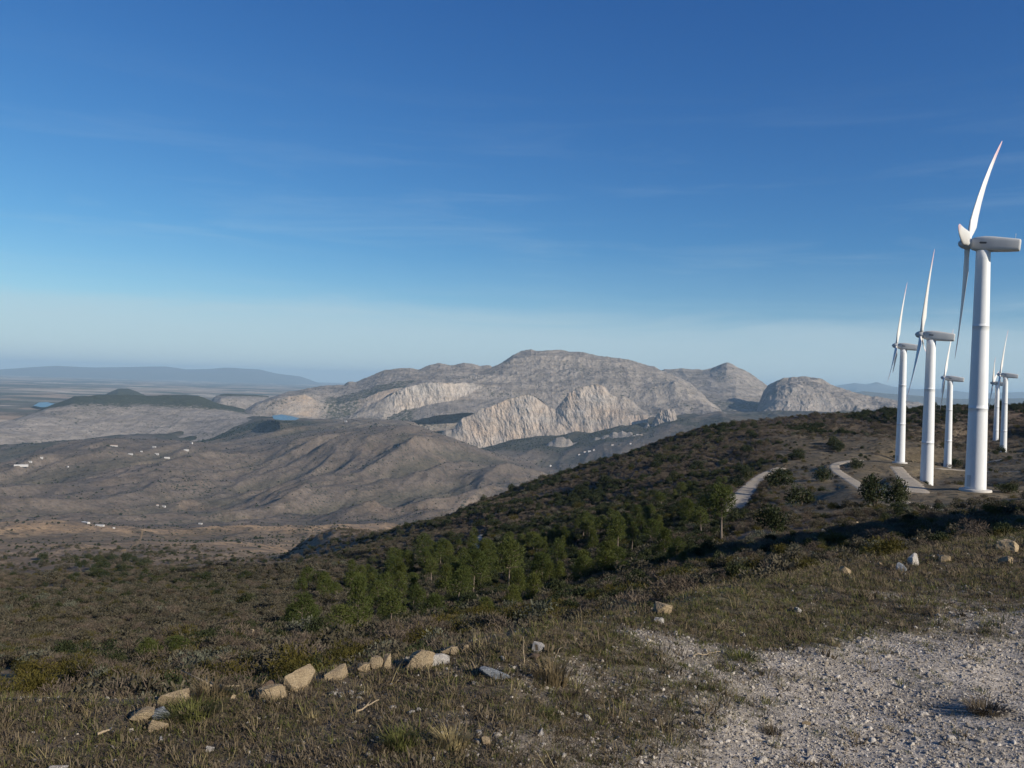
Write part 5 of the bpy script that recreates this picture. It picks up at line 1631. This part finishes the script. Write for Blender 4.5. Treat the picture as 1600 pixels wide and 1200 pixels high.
# ------------------------------------------------------------------ farmhouses in the valley
def house(u, v, w, h, dpth, lab, roof='roof_tile', group=None, rmin=900, low=False):
    p = raycast(u, v, rmin)
    if p is None: return
    d = p.y; W_, H_, D_ = 0.75 * w / FPX * d, 0.62 * h / FPX * d, 0.7 * dpth
    root = empty('farmhouse', p, RNG.normal() * 0.3); tag(root, lab, 'house', group)
    bm = bmesh.new(); bmesh.ops.create_cube(bm, size=1.0)
    for q in bm.verts: q.co = (q.co.x * W_, q.co.y * D_, (q.co.z + 0.5) * (H_ + 4) - 4)
    link(bpy.data.objects.new('wall', bm_mesh('wall', bm, M['whitewash'])), root)
    bm = bmesh.new(); rise = 0.12 * D_ if low else 0.28 * D_
    x, y = W_ / 2 + 0.3, D_ / 2 + 0.3
    vs = [bm.verts.new(c) for c in ((-x, -y, H_), (x, -y, H_), (x, y, H_), (-x, y, H_), (-x, 0, H_ + rise), (x, 0, H_ + rise))]
    for f in ((0, 1, 5, 4), (2, 3, 4, 5), (0, 4, 3), (1, 2, 5), (3, 2, 1, 0)): bm.faces.new([vs[k] for k in f])
    bmesh.ops.recalc_face_normals(bm, faces=bm.faces[:])
    link(bpy.data.objects.new('roof', bm_mesh('roof', bm, M[roof])), root)


for a in [
    (33, 728, 26, 3.2, 18, 'long white greenhouse on the left crest of the brown hills', 'roof_white'),
    (46, 722, 10, 2.6, 10, 'white shed at the right end of the long greenhouse', 'roof_white'),
    (65, 716, 5, 3.0, 9, 'white cottage right above the long greenhouse', 'roof_white'),
    (245, 710, 8, 2.6, 10, 'white farmhouse in the middle of the hill crest group', 'roof_white'),
    (261, 716, 11, 2.8, 12, 'widest white farmhouse of the hill crest group', 'roof_white'),
    (299, 693, 7, 3.0, 10, 'white house on the skyline right of the hill crest group', 'roof_white'),
    (291, 704, 10, 2.6, 10, 'white house just below the skyline one', 'roof_white'),
    (241, 699, 7, 2.6, 10, 'white house above the middle farmhouse of the crest', 'roof_white'),
    (204, 710, 9, 2.2, 10, 'pale flat house left of the hill crest group', 'roof_white'),
    (221, 706, 4, 2.2, 8, 'tiny white hut between the flat house and the crest group', 'roof_white'),
    (178, 697, 14, 2.0, 12, 'long pale farm building on the crest to the left', 'roof_tile'),
    (106, 730, 4, 2.6, 8, 'lone white hut on the brown slope right of the greenhouse', 'roof_white'),
    (256, 792, 7, 2.8, 9, 'white cottage low in the valley among dark trees', 'roof_white'),
    (246, 790, 4, 2.4, 7, 'smaller cottage left of the white one low in the valley', 'roof_tile'),
    (313, 819, 8, 2.8, 8, 'white cottage at the foot of the brown hills right of the ochre road', 'roof_white'),
    (134, 817, 19, 2.4, 14, 'long white farm shed on top of the ochre hill', 'roof_white'),
    (156, 822, 17, 3.0, 12, 'big white farmhouse on top of the ochre hill, right of the shed', 'roof_white'),
    (178, 826, 4, 3.4, 6, 'small white box house right of the big farmhouse on the ochre hill', 'roof_white'),
    (540, 659, 6, 2.8, 12, 'white house on the flat top of the ribbed hill', 'roof_white'),
    (493, 645, 10, 3.2, 14, 'white building by the trees beside the reservoir', 'roof_white'),
    (520, 652, 16, 2.0, 12, 'long pale building right of the reservoir', 'roof_white'),
    (860, 729, 4, 3.6, 10, 'lone white house on the purple slope beneath the crags', 'roof_white'),
    (914, 707, 5, 2.6, 10, 'left white house of the hamlet under the crags', 'roof_tile'),
    (921, 706, 6, 3.2, 12, 'largest white house of the hamlet under the crags', 'roof_white'),
    (928, 704, 4, 2.6, 9, 'right white house of the hamlet under the crags', 'roof_tile'),
    (905, 711, 4, 2.4, 9, 'lowest house at the left of the hamlet under the crags', 'roof_tile'),
    (996, 680, 6, 2.8, 12, 'white house on the slope right below the limestone fin', 'roof_white'),
    (1066, 679, 5, 2.4, 10, 'white house at the edge of the wooded spur', 'roof_white'),
    (957, 696, 5, 2.2, 10, 'pale house between the hamlet and the spur', 'roof_tile'),
    (985, 694, 4, 2.2, 10, 'pale hut right of the house between hamlet and spur', 'roof_tile'),
]:
    house(*a, low=a[6] == 'roof_white')

# ------------------------------------------------------------------ sky, sun, air
world = bpy.data.worlds.new('World'); scene.world = world; world.use_nodes = True
wt = world.node_tree; wn = wt.nodes; wl = wt.links
bg = wn['Background']; bg.inputs['Strength'].default_value = SKY_STRENGTH
sky = wn.new('ShaderNodeTexSky'); sky.sky_type = 'NISHITA'; sky.sun_disc = False
sky.sun_elevation = SUN_EL; sky.sun_rotation = SUN_AZ
sky.altitude = 700; sky.air_density = AIR; sky.dust_density = DUST; sky.ozone_density = OZONE
# thin high cloud: faint streaks low over the horizon
tc = wn.new('ShaderNodeTexCoord'); sp = wn.new('ShaderNodeSeparateXYZ'); wl.new(tc.outputs['Generated'], sp.inputs[0])
mp = wn.new('ShaderNodeMapping'); mp.inputs['Scale'].default_value = (1.3, 1.3, 13.0); mp.inputs['Rotation'].default_value = (0.0, 0.05, 0.0)
wl.new(tc.outputs['Generated'], mp.inputs['Vector'])
nz = wn.new('ShaderNodeTexNoise'); nz.inputs['Scale'].default_value = 2.6; nz.inputs['Detail'].default_value = 7; nz.inputs['Roughness'].default_value = 0.6
nz.inputs['Distortion'].default_value = 0.5
wl.new(mp.outputs[0], nz.inputs['Vector'])
r1 = wn.new('ShaderNodeValToRGB'); r1.color_ramp.elements[0].position = 0.5; r1.color_ramp.elements[1].position = 0.8
wl.new(nz.outputs['Fac'], r1.inputs['Fac'])
band = wn.new('ShaderNodeValToRGB'); be = band.color_ramp.elements
be[0].position = 0.0; be[0].color = (0.55, 0.55, 0.55, 1); be[1].position = 0.34; be[1].color = (0, 0, 0, 1)
for p, c in ((0.03, 0.7), (0.065, 0.7), (0.1, 0.5), (0.17, 0.3)):
    e = be.new(p); e.color = (c, c, c, 1)
wl.new(sp.outputs['Z'], band.inputs['Fac'])
mm = wn.new('ShaderNodeMath'); mm.operation = 'MULTIPLY'; wl.new(r1.outputs[0], mm.inputs[0]); wl.new(band.outputs[0], mm.inputs[1])
mm2 = wn.new('ShaderNodeMath'); mm2.operation = 'MULTIPLY'; wl.new(mm.outputs[0], mm2.inputs[0]); mm2.inputs[1].default_value = CIRRUS
veil = wn.new('ShaderNodeValToRGB'); ve = veil.color_ramp.elements
ve[0].position = 0.0; ve[0].color = (VEIL,) * 3 + (1,); ve[1].position = 0.16; ve[1].color = (0, 0, 0, 1)
for q, k in ((0.05, 0.95), (0.07, 0.75), (0.092, 0.25), (0.115, 0.1)):
    e = ve.new(q); e.color = (VEIL * k,) * 3 + (1,)
wob = wn.new('ShaderNodeMath'); wob.operation = 'MULTIPLY_ADD'; wl.new(nz.outputs['Fac'], wob.inputs[0]); wob.inputs[1].default_value = -0.07; wob.inputs[2].default_value = 0.035
wad = wn.new('ShaderNodeMath'); wad.operation = 'ADD'; wl.new(sp.outputs['Z'], wad.inputs[0]); wl.new(wob.outputs[0], wad.inputs[1])
wl.new(wad.outputs[0], veil.inputs['Fac'])
mm3 = wn.new('ShaderNodeMath'); mm3.operation = 'MAXIMUM'; wl.new(mm2.outputs[0], mm3.inputs[0]); wl.new(veil.outputs[0], mm3.inputs[1])
mm2 = mm3
# colour response of the camera to the clear sky: one gain and gamma per channel
ss = wn.new('ShaderNodeSeparateColor'); wl.new(sky.outputs[0], ss.inputs[0])
sc_ = wn.new('ShaderNodeCombineColor')
for q, (gain, gam) in enumerate(SKY_RESP):
    m1 = wn.new('ShaderNodeMath'); m1.operation = 'MULTIPLY'; wl.new(ss.outputs[q], m1.inputs[0]); m1.inputs[1].default_value = SKY_STRENGTH
    m2 = wn.new('ShaderNodeMath'); m2.operation = 'POWER'; wl.new(m1.outputs[0], m2.inputs[0]); m2.inputs[1].default_value = gam
    m3 = wn.new('ShaderNodeMath'); m3.operation = 'MULTIPLY'; wl.new(m2.outputs[0], m3.inputs[0]); m3.inputs[1].default_value = gain / SKY_STRENGTH
    wl.new(m3.outputs[0], sc_.inputs[q])
hs = sc_
mx = wn.new('ShaderNodeMix'); mx.data_type = 'RGBA'; wl.new(mm2.outputs[0], mx.inputs[0]); wl.new(hs.outputs[0], mx.inputs[6]); mx.inputs[7].default_value = CLOUDC
wl.new(mx.outputs[2], bg.inputs['Color'])

sd = bpy.data.lights.new('sun', 'SUN'); sd.energy = SUN_E; sd.angle = R(0.53); sd.color = (1.0, 0.9, 0.76)
so = link(bpy.data.objects.new('sun', sd))
dirv = Vector((math.sin(SUN_AZ) * math.cos(SUN_EL), math.cos(SUN_AZ) * math.cos(SUN_EL), math.sin(SUN_EL)))
so.rotation_euler = dirv.to_track_quat('Z', 'Y').to_euler()
so.location = (60, -60, 60)

# even air in one closed box round the whole scene
if HAZE:
    bm = bmesh.new()
    bmesh.ops.create_cube(bm, size=1.0)
    x0, x1, y0, y1, z0, z1 = -72000, 72000, -9800, 89500, -640, 720
    for v in bm.verts:
        v.co = (x0 if v.co.x < 0 else x1, y0 if v.co.y < 0 else y1, z0 if v.co.z < 0 else z1)
    me = bpy.data.meshes.new('haze'); bm.to_mesh(me); bm.free()
    hm = bpy.data.materials.new('thin_haze'); hm.use_nodes = True
    hm.node_tree.nodes.clear()
    out = hm.node_tree.nodes.new('ShaderNodeOutputMaterial'); pv = hm.node_tree.nodes.new('ShaderNodeVolumePrincipled')
    pv.inputs['Density'].default_value = HAZE; pv.inputs['Color'].default_value = HAZE_C; pv.inputs['Anisotropy'].default_value = 0.0
    hm.node_tree.links.new(pv.outputs[0], out.inputs['Volume'])
    me.materials.append(hm)
    tag(link(bpy.data.objects.new('haze', me)), kind='stuff')

scene.view_settings.view_transform = 'Standard'; scene.view_settings.look = 'None'
scene.view_settings.exposure = EXPO; scene.view_settings.gamma = 1.0; scene.view_settings.use_curve_mapping = False
scene.render.engine = 'CYCLES'
scene.cycles.max_bounces = 5; scene.cycles.diffuse_bounces = 3; scene.cycles.glossy_bounces = 2; scene.cycles.transmission_bounces = 3
scene.cycles.volume_bounces = 0; scene.cycles.transparent_max_bounces = 8
scene.cycles.use_adaptive_sampling = True; scene.cycles.adaptive_threshold = 0.015
scene.cycles.use_denoising = True
scene.cycles.denoiser = 'OPENIMAGEDENOISE'
scene.cycles.sample_clamp_indirect = 5.0
